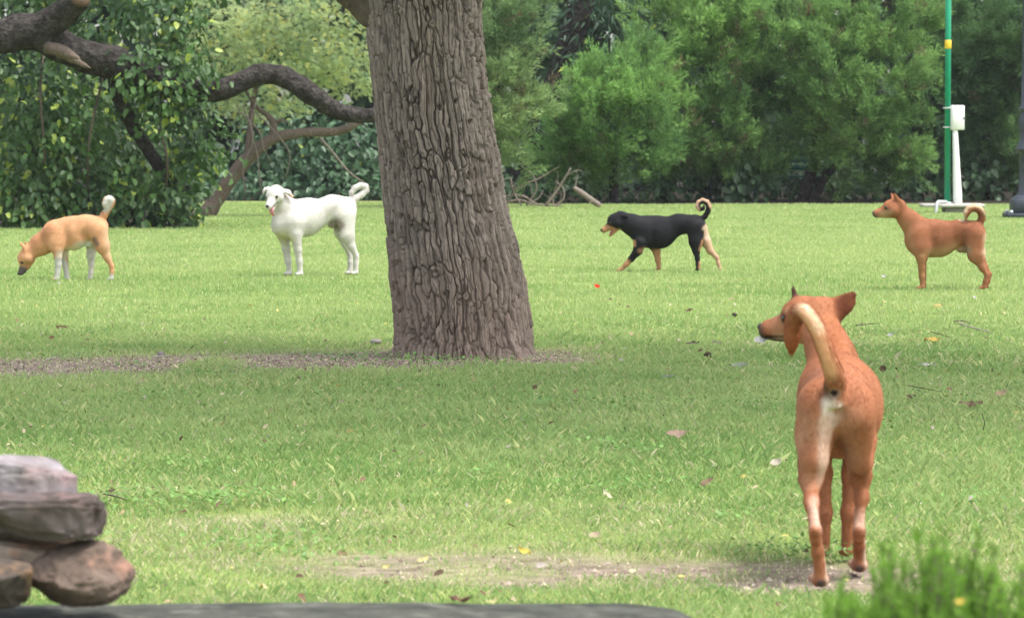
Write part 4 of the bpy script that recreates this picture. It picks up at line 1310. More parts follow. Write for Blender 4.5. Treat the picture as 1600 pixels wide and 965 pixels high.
for i_, (pp, rr_) in enumerate([([(76, 74, -.22), (96, 80, -.36), (114, 88, -.42), (126, 93, -.44)], [11, 10, 7, 1.5]), ([(90, 80, -.3), (112, 92, -.4), (132, 102, -.46), (143, 107, -.5)], [7, 6, 4, .6])]):
    owood("broken_stub", pp, rr_, M_brownbark, 12, .45, 11 + i_)
v, q, t = tube([W(126, -2, DO - .62) - oo, W(129, -6, DO - .68) - oo], [.13, .12], 14, .1, 2)
mk("cut_face", v, [q, t], M_cutwood, old, None, True)

broadleaf("creeper_bush", "dense shaded creeper with heart shaped leaves hanging over the leaning tree at far left", "bush", 49.0,
          [(50, 150, 75, 60, -.5), (40, 240, 75, 60, -.6), (110, 190, 60, 55, -.7), (100, 290, 80, 50, -.6), (40, 320, 70, 38, -.8), (160, 315, 75, 42, -.6), (240, 325, 60, 34, -.6), (145, 240, 42, 45, -.2),
           (215, 108, 36, 26, -1.0), (265, 150, 40, 22, -1.0), (300, 120, 30, 24, -.9), (235, 40, 75, 55, -.5), (180, 20, 60, 50, .2), (300, 70, 60, 60, -.5), (285, 115, 45, 40, -.6), (250, 165, 55, 30, -.4), (310, 200, 50, 50, -.3), (302, 258, 28, 50, -.4), (272, 310, 38, 40, -.3),
           (40, 15, 70, 45, .8), (120, 40, 60, 60, .9), (200, 230, 90, 90, 1.6), (100, 200, 130, 140, 1.9), (260, 240, 90, 90, 1.9), (-40, 160, 80, 190, .3), (260, -60, 150, 70, 0), (60, -60, 120, 60, .5), (10, 338, 60, 24, -.5), (90, 342, 60, 22, -.5), (170, 342, 60, 22, -.4), (250, 340, 50, 20, -.4), (-120, 120, 110, 160, .2), (-120, 300, 100, 80, -.2), (-260, 200, 100, 190, .3), (-60, 338, 70, 26, -.4), (-180, 335, 80, 30, -.3)],
          [("stem", [(60, 352, -.2), (70, 250, -.9), (64, 150, -1.0), (70, 80, -.6)], [2.2, 2, 1.8, 1.5], M_vinestem),
           ("stem", [(140, 352, -.2), (138, 240, -.9), (150, 170, -.9), (165, 110, -.5)], [2.2, 2, 1.8, 1.5], M_vinestem),
           ("stem", [(250, 348, -.2), (262, 260, -.8), (250, 190, -.8), (255, 120, -.5)], [2.2, 2, 1.8, 1.5], M_vinestem)],
          (.022, .058, .020), (.095, .185, .045), (.07, .14), 62, lit=.10, hang=.9)  # leaf colours lowered to carry the shade of trees above

# slim leaning tree with feathery crown
FEATHER = []
for i in range(4):
    for sd in (-1, 1):
        y0 = .12 + i * .22
        FEATHER.append([[0, y0, 0], [sd * .30, y0 + .10, -.03], [sd * .30, y0 + .20, -.03], [0, y0 + .10, 0]])
FE = (np.array(FEATHER, float).reshape(-1, 3), np.arange(32).reshape(-1, 4))
broadleaf("feathery_tree", "slim leaning tree with yellow green feathery foliage behind the white dog", "tree", 55.0,
          [(400, 60, 80, 60, 0), (470, 40, 80, 55, -.2), (530, 60, 60, 60, -.2), (350, 90, 60, 50, .1), (440, 105, 70, 30, -.3), (545, 120, 45, 45, .2), (500, 120, 55, 40, .3), (340, 30, 60, 50, .4), (370, 150, 50, 25, .5), (420, 165, 60, 25, .6)],
          [("trunk", [(320, 340, 0), (350, 295, 0), (385, 250, 0), (425, 218, 0), (470, 208, .1), (520, 206, .2), (548, 198, .2), (575, 180, .3)], [14, 12, 11, 9, 7.5, 7, 6, 4], M_brownbark),
           ("branch", [(424, 220, 0), (428, 195, 0), (418, 180, 0), (400, 165, 0), (370, 120, 0)], [6, 6, 4, 3, 2], M_brownbark),
           ("branch", [(428, 192, 0), (440, 188, 0), (452, 192, 0)], [3.5, 2.5, 1], M_brownbark),
           ("branch", [(385, 250, 0), (400, 140, .1), (430, 60, .1), (470, 10, .1)], [5, 4, 3, 2], M_brownbark),
           ("dry_tendril", [(400, 160, -.2), (392, 200, -.25), (402, 240, -.2), (408, 300, -.1)], [1.2, 1.2, 1.1, .8], M_twig),
           ("dry_tendril", [(380, 165, -.2), (396, 215, -.3), (380, 262, -.2), (384, 305, -.1)], [1.2, 1.2, 1, .8], M_twig),
           ("dry_tendril", [(372, 172, -.2), (405, 205, -.25), (412, 232, -.2), (424, 252, -.1)], [1.3, 1.2, 1, .8], M_twig),
           ("dry_tendril", [(390, 170, -.2), (420, 195, -.25), (452, 238, -.2), (446, 280, -.1)], [1.1, 1, 1, .8], M_twig),
           ("dry_tendril", [(500, 215, -.1), (520, 238, -.1), (545, 268, -.1), (575, 290, 0)], [2, 1.8, 1.4, 1], M_twig)],
          (.25, .345, .16), (.43, .52, .24), (.06, .11), 150, lit=.15, hang=.25, mtl=M_needle, tmpl=FE, young=(.55, .56, .18))

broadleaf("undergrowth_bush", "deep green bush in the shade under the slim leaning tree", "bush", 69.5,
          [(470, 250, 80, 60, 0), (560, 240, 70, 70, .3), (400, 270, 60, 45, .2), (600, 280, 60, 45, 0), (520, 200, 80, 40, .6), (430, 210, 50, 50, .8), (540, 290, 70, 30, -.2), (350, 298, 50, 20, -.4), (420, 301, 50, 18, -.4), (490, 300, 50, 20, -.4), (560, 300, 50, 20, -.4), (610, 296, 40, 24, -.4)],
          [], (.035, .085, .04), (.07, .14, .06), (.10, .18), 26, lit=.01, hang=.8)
broadleaf("dark_tree", "dark leafed tree with a black leaning trunk above the brushwood", "tree", 72.0,
          [(960, 60, 80, 70, -.4), (1000, 20, 60, 60, -.2), (940, 120, 60, 45, -.3), (890, 30, 50, 60, .8), (860, 170, 45, 50, .2), (930, -40, 130, 60, 0), (845, 220, 50, 40, .4), (1010, 90, 40, 60, .2)],
          [("trunk", [(800, 330, 1), (830, 240, .6), (868, 140, .2), (896, 50, 0), (925, -60, 0)], [22, 21, 21, 20, 18], M_darkbark)],
          (.028, .065, .034), (.055, .12, .05), (.16, .30), 15, lit=.04, hang=.8, tmpl=LONG, young=(.40, .44, .07))


# dark shrubs added to supply the shade under the conifers
for lb, dd, lo_ in (("added dark shrub under the conifers right of the big trunk", 66.6, [(800, 290, 70, 40, 0), (870, 285, 70, 45, .3), (930, 295, 60, 36, 0)]),
                    ("added dark shrub under the conifers behind the black dog", 67.4, [(1000, 290, 60, 40, 0), (1070, 285, 70, 44, .3), (1150, 292, 60, 38, 0)]),
                    ("added dark shrub behind the park bench", 69.6, [(1210, 285, 60, 42, .2), (1280, 282, 60, 44, 0), (1350, 290, 60, 38, .2)]),
                    ("added dark shrub behind the green pole", 69.4, [(1420, 285, 60, 44, 0), (1490, 280, 60, 46, .2), (1560, 285, 60, 44, 0), (1640, 285, 60, 44, .2)])):
    broadleaf("added_shrub", lb, "shrub", dd, lo_, [], (.035, .075, .035), (.065, .125, .05), (.12, .22), 22, lit=.0, hang=.7, group="added dark shrubs under the conifers")


def far_wood():
    n = 24000
    P = np.stack([(rng.random(n) * 2 - 1) * 22, 79 + 8 * rng.random(n), 9.5 * rng.random(n) ** .8], -1)
    P += rng.normal(size=(n, 3)) * .1
    gapn = fbm(P * np.array([.5, .3, .5]), 3, 123)
    P = P[gapn > -.95]; n = len(P)
    dirs = norm(rng.normal(size=(n, 3)) + [0, -.2, -.5]); nr = norm(rng.normal(size=(n, 3)) + [0, -.7, .4])
    X, Y, Z = frames(dirs, nr)
    v, f = scatter(LEAF[0], LEAF[1], P, X, Y, Z, .45 + .3 * rng.random(n))
    c = np.array([.05, .10, .042]) * (.7 + .6 * rng.random((n, 1)))
    o = mk("far_wood", v, f, M_leaf, None, np.repeat(c, 6, 0))
    tag(o, "dark wood closing the view behind the row of conifers", "wood", None, "stuff")
far_wood()

# dead branches at the foot of the conifers
DB = 62.0
sticks = [
    ("pale dead branch leaning up steeply beside the dark brushwood", [(852, 312), (872, 285), (892, 252)], [2.6, 2.2, 1.2]),
    ("thick broken grey branch sticking out of the brushwood", [(938, 306), (922, 295), (906, 284), (896, 277)], [4, 5, 5, 3.5]),
    ("long thin bowed branch arching over the brushwood", [(790, 300), (808, 272), (840, 258), (872, 240)], [1.6, 1.5, 1.3, .8]),
    ("thin dead branch curving down to the lawn right of the trunk", [(797, 268), (803, 292), (815, 312)], [1.8, 1.7, 1.2]),
    ("crooked dead branch lying flat along the lawn edge", [(785, 300), (815, 298), (840, 312), (878, 314)], [2, 1.8, 1.7, 1.2]),
    ("thin looping dead branch in the middle of the brushwood", [(822, 310), (838, 285), (832, 262), (815, 250)], [1.5, 1.4, 1.2, .8]),
    ("short curved dead branch next to the pale leaning one", [(868, 318), (880, 308), (880, 292), (868, 280)], [1.8, 1.6, 1.3, .9]),
    ("low forked dead branch near the trunk's right side", [(790, 312), (812, 308), (835, 316)], [2.2, 2, 1.4]),
]
for i, (lb, p, r) in enumerate(sticks):
    pts = [W(a, b, DB - .5 + .12 * i) for a, b in p]
    lowest = min(q[2] for q in pts)
    dz = pts[0][2] * 0 + (lowest - .02 if lowest > .02 else 0)
    g = pts[0].copy(); g[2] = 0
    rt = empty("dead_branch", g, lb, "branch", "dead branches in the brushwood")
    v, q, t = tube([x - g - np.array([0, 0, dz]) for x in pts], [x * DB / F_PX for x in r], 7, .2, i)
    mk("stem", v, [q, t], M_twig, rt, None, True)
    for _ in range(2):
        tw = MB()
        k = rng.integers(1, len(pts)); b0 = pts[k] - g - [0, 0, dz]; e = b0 + rng.normal(size=3) * np.array([.16, .1, .12]) + [0, 0, .06]
        tw.tube([pts[k - 1] * .4 + pts[k] * .6 - g - [0, 0, dz], (b0 + e) / 2, e], [.009, .007, .003], 5, 0, 0)
        tw.build("twig", M_twig, rt, None, True)

# ------------------------------------------------------------------ bench, pole, cabinet, lamp post
def bench():
    d = 68.6; k = d / F_PX
    rt = empty("park_bench", W(1228, 300, d), "dark green park bench half hidden under the weeping conifer", "bench")
    rt.location.z = 0
    for i in range(3):
        MB().box((0, -.18 + i * .13, .42), (1.3, .10, .035), .006).build("seat_slat", M_bench, rt)
    for i in range(3):
        MB().box((0, .20 + .03 * i, .58 + .13 * i), (1.3, .03, .10), .006).build("back_slat", M_bench, rt)
    for x in (-.55, .55):
        mb = MB().box((x, -.18, .2), (.05, .05, .40), .005).box((x, .21, .44), (.05, .05, .88), .005).box((x, .01, .385), (.05, .38, .03), .004)
        mb.build("leg", M_iron, rt)
bench()

DP = 58.0
kp = DP / F_PX
def pole():
    base = W(1487, 318, DP); zt = base[2]
    sl = empty("concrete_slab", (base[0], DP, 0), "low concrete slab on the lawn carrying the green pole", "slab")
    MB().box((.0, 0, zt - .025), (.92, .7, .05), .012).build("slab_top", M_conc, sl)
    MB().box((.14, .05, (zt - .05) / 2 - .03), (.52, .5, zt - .05 + .06), .01).build("footing", M_conc, sl)
    v, q, t = tube([(-.10, -.20, zt + .03), (-.24, -.36, zt + .035), (-.27, -.40, zt - .02), (-.285, -.42, .0), (-.29, -.42, -.06)], [.024] * 5, 10, 0, 0, True, 4)
    mk("drain_pipe", v, [q, t], M_pipe, sl, None, True)
    p = empty("green_pole", (W(1480, 318, DP)[0], DP, zt), "tall thin green steel pole with a yellow patch", "pole")
    r = 4.6 * kp
    MB().lathe([(0, 0), (r, 0), (r, 4.6), (0, 4.6)], sides=18).build("shaft", M_green, p, None, True)
    zb = HC - (70 - HOR) * kp - zt
    MB().lathe([(r + .001, -.065), (r + .006, -.06), (r + .006, .06), (r + .001, .065)], (0, 0, zb), 18).build("yellow_band", M_yellow, p, None, True)
    MB().lathe([(0, .02), (r + .05, .02), (r + .05, .0), (0, 0)], (0, 0, .002), 16).build("foot_plate", M_pipe, p)
    c = W(1494, 184, DP)
    b = empty("meter_box", (c[0], DP, c[2]), "white steel junction box strapped to the green pole", "box")
    MB().box((0, 0, 0), (.205, .13, .37), .010, rot=Matrix.Rotation(.35, 3, 'Z')).build("box_body", M_white, b)
    R = Matrix.Rotation(.35, 3, 'Z')
    MB().box(tuple(R @ Vector((0, -.069, 0))), (.19, .012, .35), .004, rot=R).build("door", M_white, b)
    MB().box(tuple(R @ Vector((.075, -.082, -.01))), (.014, .014, .04), .003, rot=R).build("latch", M_iron, b)
    for z in (-.145, .145):
        MB().box((-.125, .0, z), (.16, .10, .022), .003).build("bracket", M_pipe, b)
    g = W(1496, 318, DP)
    cd = empty("cable_duct", (g[0], DP - .04, zt), "white tapered cable duct rising from the slab to the box", "duct")
    top = W(1491, 205, DP) - g
    v, q, t = tube([(0, 0, 0), (top[0] * .5, 0, top[2] * .5), (top[0], .02, top[2] + .04)], [.070, .055, .040], 14, 0, 0, True, 4)
    mk("duct", v, [q, t], M_white, cd, None, True)
pole()


def lamp_post():
    d = dist_of(339); k = d / F_PX
    g = W(1604, 339, d)
    rt = empty("lamp_post", (g[0], d, 0), "black cast iron lamp post at the right edge of the lawn", "lamp post")
    z = lambda py: (339 - py) * k
    MB().box((0, 0, .03), (.62, .62, .06), .01).build("base_plate", M_iron, rt)
    MB().box((0, 0, (z(333) + z(312)) / 2 + .01), (.44, .44, z(312) - z(333) + .02), .02).box((0, 0, z(311)), (.36, .36, .10), .03).build("plinth", M_iron, rt)
    W_ = lambda px: px * k
    prof = [(W_(17), z(306)), (W_(13), z(300)), (W_(12), z(240)), (W_(14), z(237)), (W_(19), z(235)), (W_(19), z(232)), (W_(15), z(229)), (W_(15), z(224)), (W_(11), z(219)), (W_(12.5), z(205)), (W_(14), z(192)), (W_(11), z(178)),
            (W_(9), z(174)), (W_(14), z(171.5)), (W_(14), z(169)), (W_(9.5), z(166)), (W_(8.5), z(100)), (W_(7.5), z(0)), (W_(7), z(-80)), (W_(9), z(-84)), (W_(9), z(-90)), (0, z(-91))]
    MB().lathe(prof, sides=12).build("column", M_iron, rt, None, False)
    zl = z(-91)
    MB().lathe([(.06, 0), (.16, .05), (.22, .45), (.0, .46)], (0, 0, zl), 6).build("lantern_glass", M_glass, rt)
    MB().lathe([(.25, .45), (.25, .47), (.10, .62), (.03, .66), (.03, .74), (0, .76)], (0, 0, zl), 6).build("lantern_roof", M_iron, rt)
    for sx in (-1, 1):
        for sy in (-1, 1):
            MB().lathe([(0, .10), (.022, .10), (.03, .085), (.03, .06), (0, .06)], (sx * .25, sy * .25, 0), 8).build("bolt", M_pipe, rt)
lamp_post()

# ------------------------------------------------------------------ rocks, ledge and bush in the near corner
def icos(sub):
    t = (1 + 5 ** .5) / 2
    v = norm(np.array([[-1, t, 0], [1, t, 0], [-1, -t, 0], [1, -t, 0], [0, -1, t], [0, 1, t], [0, -1, -t], [0, 1, -t], [t, 0, -1], [t, 0, 1], [-t, 0, -1], [-t, 0, 1]], float))
    f = np.array([[0, 11, 5], [0, 5, 1], [0, 1, 7], [0, 7, 10], [0, 10, 11], [1, 5, 9], [5, 11, 4], [11, 10, 2], [10, 7, 6], [7, 1, 8], [3, 9, 4], [3, 4, 2], [3, 2, 6], [3, 6, 8], [3, 8, 9], [4, 9, 5], [2, 4, 11], [6, 2, 10], [8, 6, 7], [9, 8, 1]])
    for _ in range(sub):
        e = np.concatenate([f[:, [0, 1]], f[:, [1, 2]], f[:, [2, 0]]])
        u, inv = np.unique(np.sort(e, 1), axis=0, return_inverse=True)
        inv = inv.reshape(-1)
        m = norm(v[u].mean(1)); n = len(f); o = len(v)
        a, b, c = inv[:n] + o, inv[n:2 * n] + o, inv[2 * n:] + o
        f = np.concatenate([np.stack([f[:, 0], a, c], 1), np.stack([f[:, 1], b, a], 1), np.stack([f[:, 2], c, b], 1), np.stack([a, b, c], 1)])
        v = np.vstack([v, m])
    return v, f


def rock_mat(name, c1, c2, c3):
    m = mat(name, c1, rough=.9, spec=.2, nscale=11, namt=.25, c2=c2, bump=.9, bscale=36, bdist=.008)
    N, L = m.node_tree.nodes, m.node_tree.links
    b = N["Principled BSDF"]; src = b.inputs["Base Color"].links[0].from_socket
    tc = N.new("ShaderNodeTexCoord")
    nz = N.new("ShaderNodeTexNoise"); nz.inputs["Scale"].default_value = 17; nz.inputs["Detail"].default_value = 7
    L.new(tc.outputs["Object"], nz.inputs["Vector"])
    mr = N.new("ShaderNodeMapRange"); mr.inputs[1].default_value = .56; mr.inputs[2].default_value = .7; L.new(nz.outputs[0], mr.inputs[0])
    mx = N.new("ShaderNodeMix"); mx.data_type = 'RGBA'; mx.inputs[7].default_value = (*c3, 1)
    L.new(mr.outputs[0], mx.inputs[0]); L.new(src, mx.inputs[6]); L.new(mx.outputs[2], b.inputs["Base Color"])
    return m


def rock(label, px0, px1, py0, py1, d, depth, seed, m, cuts=9, tilt=0.0, box=.5):
    k = d / F_PX
    c = W((px0 + px1) / 2, (py0 + py1) / 2, d)
    r = np.array([(px1 - px0) * k / 2, depth / 2, (py1 - py0) * k / 2])
    v, f = icos(5)
    g = np.random.default_rng(seed)
    q = np.sign(v) * np.abs(v) ** box
    q = q / np.abs(q).max(0)
    for _ in range(cuts):              # broken flat faces
        n = norm(g.normal(size=3)); h = .66 + .30 * g.random()
        e = q @ n - h
        q = q - n * (np.maximum(e, 0) * .92)[:, None]
    q = q * (1 + .12 * fbm(v * 1.5 + seed, 3, seed) - .05 * np.abs(fbm(v * 3.5 + seed, 3, seed + 2)) + .05 * fbm(v * 7, 3, seed + 3) + .018 * fbm(v * 18, 2, seed + 4))[:, None]
    q = (q - (q.max(0) + q.min(0)) / 2) / ((q.max(0) - q.min(0)) / 2)
    if tilt:
        q = q @ np.array(Matrix.Rotation(tilt, 3, 'Y')).T
        q = (q - (q.max(0) + q.min(0)) / 2) / ((q.max(0) - q.min(0)) / 2)
    o = mk("rock", q * r, f, m, None, None, True)
    o.location = c
    return tag(o, label, "rock", "rocks piled on the stone ledge")


DL = 7.0
MR1 = rock_mat("grey rock", (.24, .215, .225), (.15, .125, .12), (.27, .19, .19))
MR2 = rock_mat("dark rock", (.125, .10, .098), (.07, .055, .048), (.19, .125, .12))
MR3 = rock_mat("tan rock", (.33, .27, .21), (.20, .145, .105), (.36, .18, .095))
MR4 = rock_mat("brown rock", (.155, .115, .092), (.10, .072, .056), (.25, .14, .10))
MR5 = rock_mat("deep brown rock", (.10, .08, .065), (.06, .05, .044), (.18, .11, .06))  # the rock's own dark brown
rock("pale grey rock on top of the pile", -45, 123, 708, 800, 6.80, .18, 3, MR1, tilt=.06)
rock("dark angular rock, second from the top, with a blunt right end", -60, 168, 764, 842, 6.76, .20, 8, MR2, tilt=.05, box=.42, cuts=8)
rock("flat tan rock in the middle of the pile", -70, 118, 822, 915, 6.82, .20, 14, MR3, tilt=-.12)
rock("round brown rock at the lower right of the pile", 40, 208, 845, 950, 6.72, .19, 22, MR4, cuts=8, box=.82)
rock("dark brown rock at the bottom left corner of the pile", -90, 52, 866, 952, 6.66, .14, 29, MR5)


def ledge():
    n = 90
    xs = np.linspace(-1.15, .36, n)
    z0 = HC - (941 - HOR) * DL / F_PX
    rows = []
    endf = sstep(.36, .14, xs)
    topz = z0 - .010 * (1 - endf) - .03 * (1 - sstep(.37, .28, xs)) + .005 * n2(xs, xs * 0, 6, 3)
    prof = [(.0, -1), (.0, -.03), (-.012, -.006), (-.03, 0), (-.15, .001), (-.30, 0), (-.46, -.002), (-.49, -.012), (-.5, -.05), (-.5, -1)]
    V = []
    for dy, dz in prof:
        z = np.where(dz <= -1, -.05, topz + dz)
        V.append(np.stack([xs, DL + dy + .010 * n2(xs, xs * 0 + dy * 9, 5, 7), z + .006 * n2(xs, xs * 0 + dy * 30, 14, 9) * (dz > -1)], -1))
    V = np.stack(V, 1).reshape(-1, 3); k = len(prof)
    i, j = np.meshgrid(np.arange(n - 1), np.arange(k - 1), indexing='ij')
    q = np.stack([i * k + j, (i + 1) * k + j, (i + 1) * k + j + 1, i * k + j + 1], -1).reshape(-1, 4)
    ends = [np.arange(k)[None, ::-1], ((n - 1) * k + np.arange(k))[None]]
    o = mk("stone_ledge", V, [q] + ends, rock_mat("ledge stone", (.065, .068, .055), (.032, .034, .027), (.12, .12, .10)), None, None, False)
    tag(o, "low dark stone ledge along the bottom edge carrying the rocks", "ledge")
ledge()


def fern_bush(label, d, clumps):
    k = d / F_PX
    rt = empty("feathery_shrub", ((clumps[0][0] - 800) * k, d, 0), label, "shrub", "feathery shrubs at the lower right")
    o0 = np.array(rt.location)
    vs, fs, cs, nv = [], [], [], 0
    for px, py, n, spread in clumps:      # upright plumes that end near (px, py)
        tip = W(px, py, d)
        st = MB()
        for _ in range(int(n * 1.7)):
            e = tip + np.array([rng.normal() * spread * 1.5, rng.normal() * .09, -abs(rng.normal()) * .05])
            b = np.array([tip[0] + rng.normal() * spread * .6, d + rng.normal() * .05, 0.0])
            m = (b + e) / 2 + rng.normal(size=3) * .02
            K = 420
            t = .12 + .88 * rng.random(K) ** .8
            c = (1 - t)[:, None] ** 2 * b + 2 * ((1 - t) * t)[:, None] * m + (t ** 2)[:, None] * e
            ax = norm(e - b)
            dr = norm(ax * .9 + rng.normal(size=(K, 3)) * .45)
            X, Y, Z = frames(dr, norm(rng.normal(size=(K, 3)) + [0, -.5, .6]))
            L = .009 + .016 * rng.random(K)
            v, f = scatter(LONG[0], LONG[1], c - o0, X, Y, Z, np.stack([L * .7, L, L], 1))
            h = np.clip(t + .3 * (rng.random(K) - .5), 0, 1)[:, None]
            col = np.array([.08, .17, .025]) * (1 - h) + np.array([.19, .35, .055]) * h
            vs.append(v); fs.append(f + nv); cs.append(np.repeat(col, 4, 0)); nv += len(v)
            st.tube([b - o0, m - o0, e - o0], [.004, .003, .0012], 5, 0, 0, True, 3)
        st.build("stem", M_vinestem, rt, None, True)
    mk("foliage", np.vstack(vs), np.vstack(fs), M_needle, rt, np.vstack(cs))
    return rt


fern_bush("bright green feathery shrub filling the lower right corner", 4.7,
          [(1478, 832, 5, .016), (1448, 862, 5, .02), (1510, 872, 5, .02), (1412, 868, 3, .014), (1550, 885, 5, .025), (1590, 905, 5, .025), (1480, 880, 6, .04), (1425, 900, 5, .03), (1540, 920, 6, .04), (1565, 865, 4, .02), (1500, 835, 4, .02), (1465, 860, 5, .02), (1530, 890, 6, .03), (1430, 870, 4, .02), (1580, 930, 6, .04), (1500, 930, 6, .05), (1402, 905, 4, .012), (1405, 938, 4, .015), (1600, 940, 5, .04), (1460, 930, 6, .05)])
fern_bush("small green feathery tuft standing left of the corner shrub", 4.8, [(1320, 920, 9, .012), (1310, 938, 7, .012), (1330, 942, 7, .011)])

# ------------------------------------------------------------------ small things on the ground
def leaf_mesh(L, Wd, curl, seed):
    g = np.random.default_rng(seed)
    n = 7
    t = np.linspace(0, 1, n)
    w = Wd * np.sin(np.pi * np.clip(t * .94 + .03, 0, 1)) ** .8 / 2
    zc = curl * L * (4 * (t - .5) ** 2) * .5
    V, F = [], []
    for i in range(n):
        for s in (-1, 0, 1):
            V.append([(t[i] - .5) * L, s * w[i] * (1 - .3 * abs(curl)), zc[i] + abs(s) * w[i] * curl * .9 + .006 * g.normal() * (L / .08)])
    for i in range(n - 1):
        for s in (0, 1):
            a = i * 3 + s; F.append([a, a + 3, a + 4, a + 1])
    V = np.array(V); V[:, 2] -= V[:, 2].min()
    return V, np.array(F)


GL = "fallen leaves and litter scattered on the grass"
deb = [  # name, category, label, px, py, length px, width px, colour, curl, yaw, height
    ("fallen_leaf", "leaf", "flat pinkish brown leaf on the grass midway between trunk and near dog", 1058, 680, 36, 16, (.55, .38, .29), .15, .1, .022),
    ("fallen_leaf", "leaf", "pale crumpled beige leaf just left of the near dog's flank", 1213, 722, 22, 16, (.66, .58, .46), .6, .5, .022),
    ("fallen_leaf", "leaf", "brown curled leaf lying below the crumpled beige one", 1105, 754, 28, 10, (.30, .21, .13), .4, .6, .022),
    ("fallen_leaf", "leaf", "narrow cream leaf standing slanted in the grass left of the near dog's legs", 950, 772, 26, 8, (.72, .68, .45), .3, -.9, .025),
    ("fallen_leaf", "leaf", "bright yellow leaf on the upper edge of the front bare strip", 820, 860, 26, 12, (.72, .58, .12), .25, -.5, .016),
    ("fallen_leaf", "leaf", "cream yellow leaf at the middle of the front bare strip", 660, 872, 24, 9, (.72, .64, .30), .3, .5, .014),
    ("fallen_leaf", "leaf", "small yellow leaf at the left part of the front bare strip", 602, 882, 14, 8, (.70, .60, .25), .3, .3, .012),
    ("fallen_leaf", "leaf", "dull beige scrap of leaf above the front bare strip", 930, 834, 24, 13, (.58, .47, .32), .5, .2, .02),
    ("fallen_leaf", "leaf", "curved pale yellow leaf nearest the stone ledge", 410, 914, 24, 9, (.72, .66, .32), .35, -.7, .02),
    ("fallen_leaf", "leaf", "long curled brown leaf right of the near dog's shoulder", 1518, 633, 40, 11, (.38, .27, .16), .5, -.1, .02),
    ("fallen_leaf", "leaf", "crumpled tan leaf above the long curled brown one", 1565, 613, 26, 14, (.56, .42, .26), .6, .6, .022),
    ("fallen_leaf", "leaf", "small dark brown leaf close to the near dog's back", 1425, 619, 18, 9, (.24, .17, .11), .5, .1, .018),
    ("fallen_leaf", "leaf", "dark brown leaf standing upright behind the near dog's back", 1380, 578, 14, 16, (.20, .13, .08), .9, 1.3, .022),
    ("fallen_leaf", "leaf", "yellow leaf on the shaded grass right of the near dog's ear", 1457, 530, 28, 10, (.70, .50, .12), .2, .05, .022),
    ("fallen_leaf", "leaf", "orange yellow leaf scrap on the far right lawn", 1466, 478, 16, 7, (.66, .55, .2), .2, .1, .02),
    ("fallen_leaf", "leaf", "reddish scrap of leaf on the shaded grass right of the trunk", 900, 612, 12, 12, (.50, .27, .19), .5, .2, .018),
    ("fallen_leaf", "leaf", "upright brown leaf in the shaded grass right of the trunk", 835, 604, 12, 10, (.22, .15, .09), .7, .9, .02),
    ("fallen_leaf", "leaf", "cream leaf at the tip of the bare patch right of the trunk", 898, 576, 16, 8, (.76, .70, .42), .3, -.9, .018),
    ("fallen_leaf", "leaf", "brown leaf alone on the bright grass at left", 97, 511, 22, 8, (.24, .16, .09), .5, 0, .022),
    ("fallen_leaf", "leaf", "small brown leaf just below the other brown leaf at left", 80, 526, 12, 8, (.28, .17, .10), .5, .3, .02),
    ("fallen_leaf", "leaf", "beige leaf scrap on the shaded grass left of the trunk's foot", 531, 626, 14, 9, (.55, .42, .32), .5, .3, .018),
    ("fallen_leaf", "leaf", "brown leaf on the bright grass left of the near dog's nose", 1076, 484, 14, 6, (.24, .17, .10), .5, .2, .02),
    ("fallen_leaf", "leaf", "brown leaf on the thin worn patch in front of the near dog's nose", 1082, 536, 24, 8, (.20, .16, .12), .6, .1, .018),
    ("fallen_leaf", "leaf", "grey brown leaf at the right end of the thin worn patch", 1120, 534, 18, 8, (.34, .28, .24), .6, -.2, .018),
    ("fallen_leaf", "leaf", "long pale green leaf on the shaded grass below the near dog's nose", 1155, 571, 34, 8, (.50, .56, .42), .25, .1, .022),
    ("fallen_leaf", "leaf", "narrow pale leaf on the shaded grass midway from trunk to near dog", 1045, 588, 26, 6, (.44, .44, .36), .4, .15, .02),
    ("fallen_leaf", "leaf", "white strip of leaf right of the near dog's neck", 1450, 569, 28, 6, (.70, .68, .62), .2, .05, .02),
    ("flower_petal", "petal", "small bright red petal on the grass right of the big trunk", 933, 447, 11, 8, (.78, .06, .02), .4, -.6, .04),
    ("paper_scrap", "litter", "crumpled white paper scrap under the near dog's muzzle", 1190, 533, 34, 24, (.80, .79, .78), .8, .3, .018),
    ("paper_scrap", "litter", "small white paper scrap right of the near dog's head", 1392, 522, 16, 12, (.78, .78, .77), .7, .4, .02),
    ("paper_scrap", "litter", "small white scrap left of the far reddish dog's front paws", 1381, 431, 12, 7, (.80, .78, .72), .4, .2, .03),
    ("paper_scrap", "litter", "tiny white scrap beneath the far reddish dog's hind paws", 1523, 463, 9, 7, (.80, .79, .76), .6, .2, .03),
    ("paper_scrap", "litter", "tiny white scrap on the grass below the sniffing tan dog", 92, 441, 9, 6, (.80, .79, .76), .6, .2, .03),
    ("fallen_leaf", "leaf", "dark reddish leaf lying on the stone ledge", 720, 943, 40, 12, (.23, .12, .09), .4, .1, None),
    ("fallen_leaf", "leaf", "pale yellow leaf tilted on the back edge of the stone ledge", 768, 939, 26, 10, (.62, .56, .26), .3, .7, None),
    ("fallen_leaf", "leaf", "yellow leaf caught low in the feathery corner shrub", 1503, 946, 20, 12, (.70, .50, .10), .3, .2, "bush"),
]
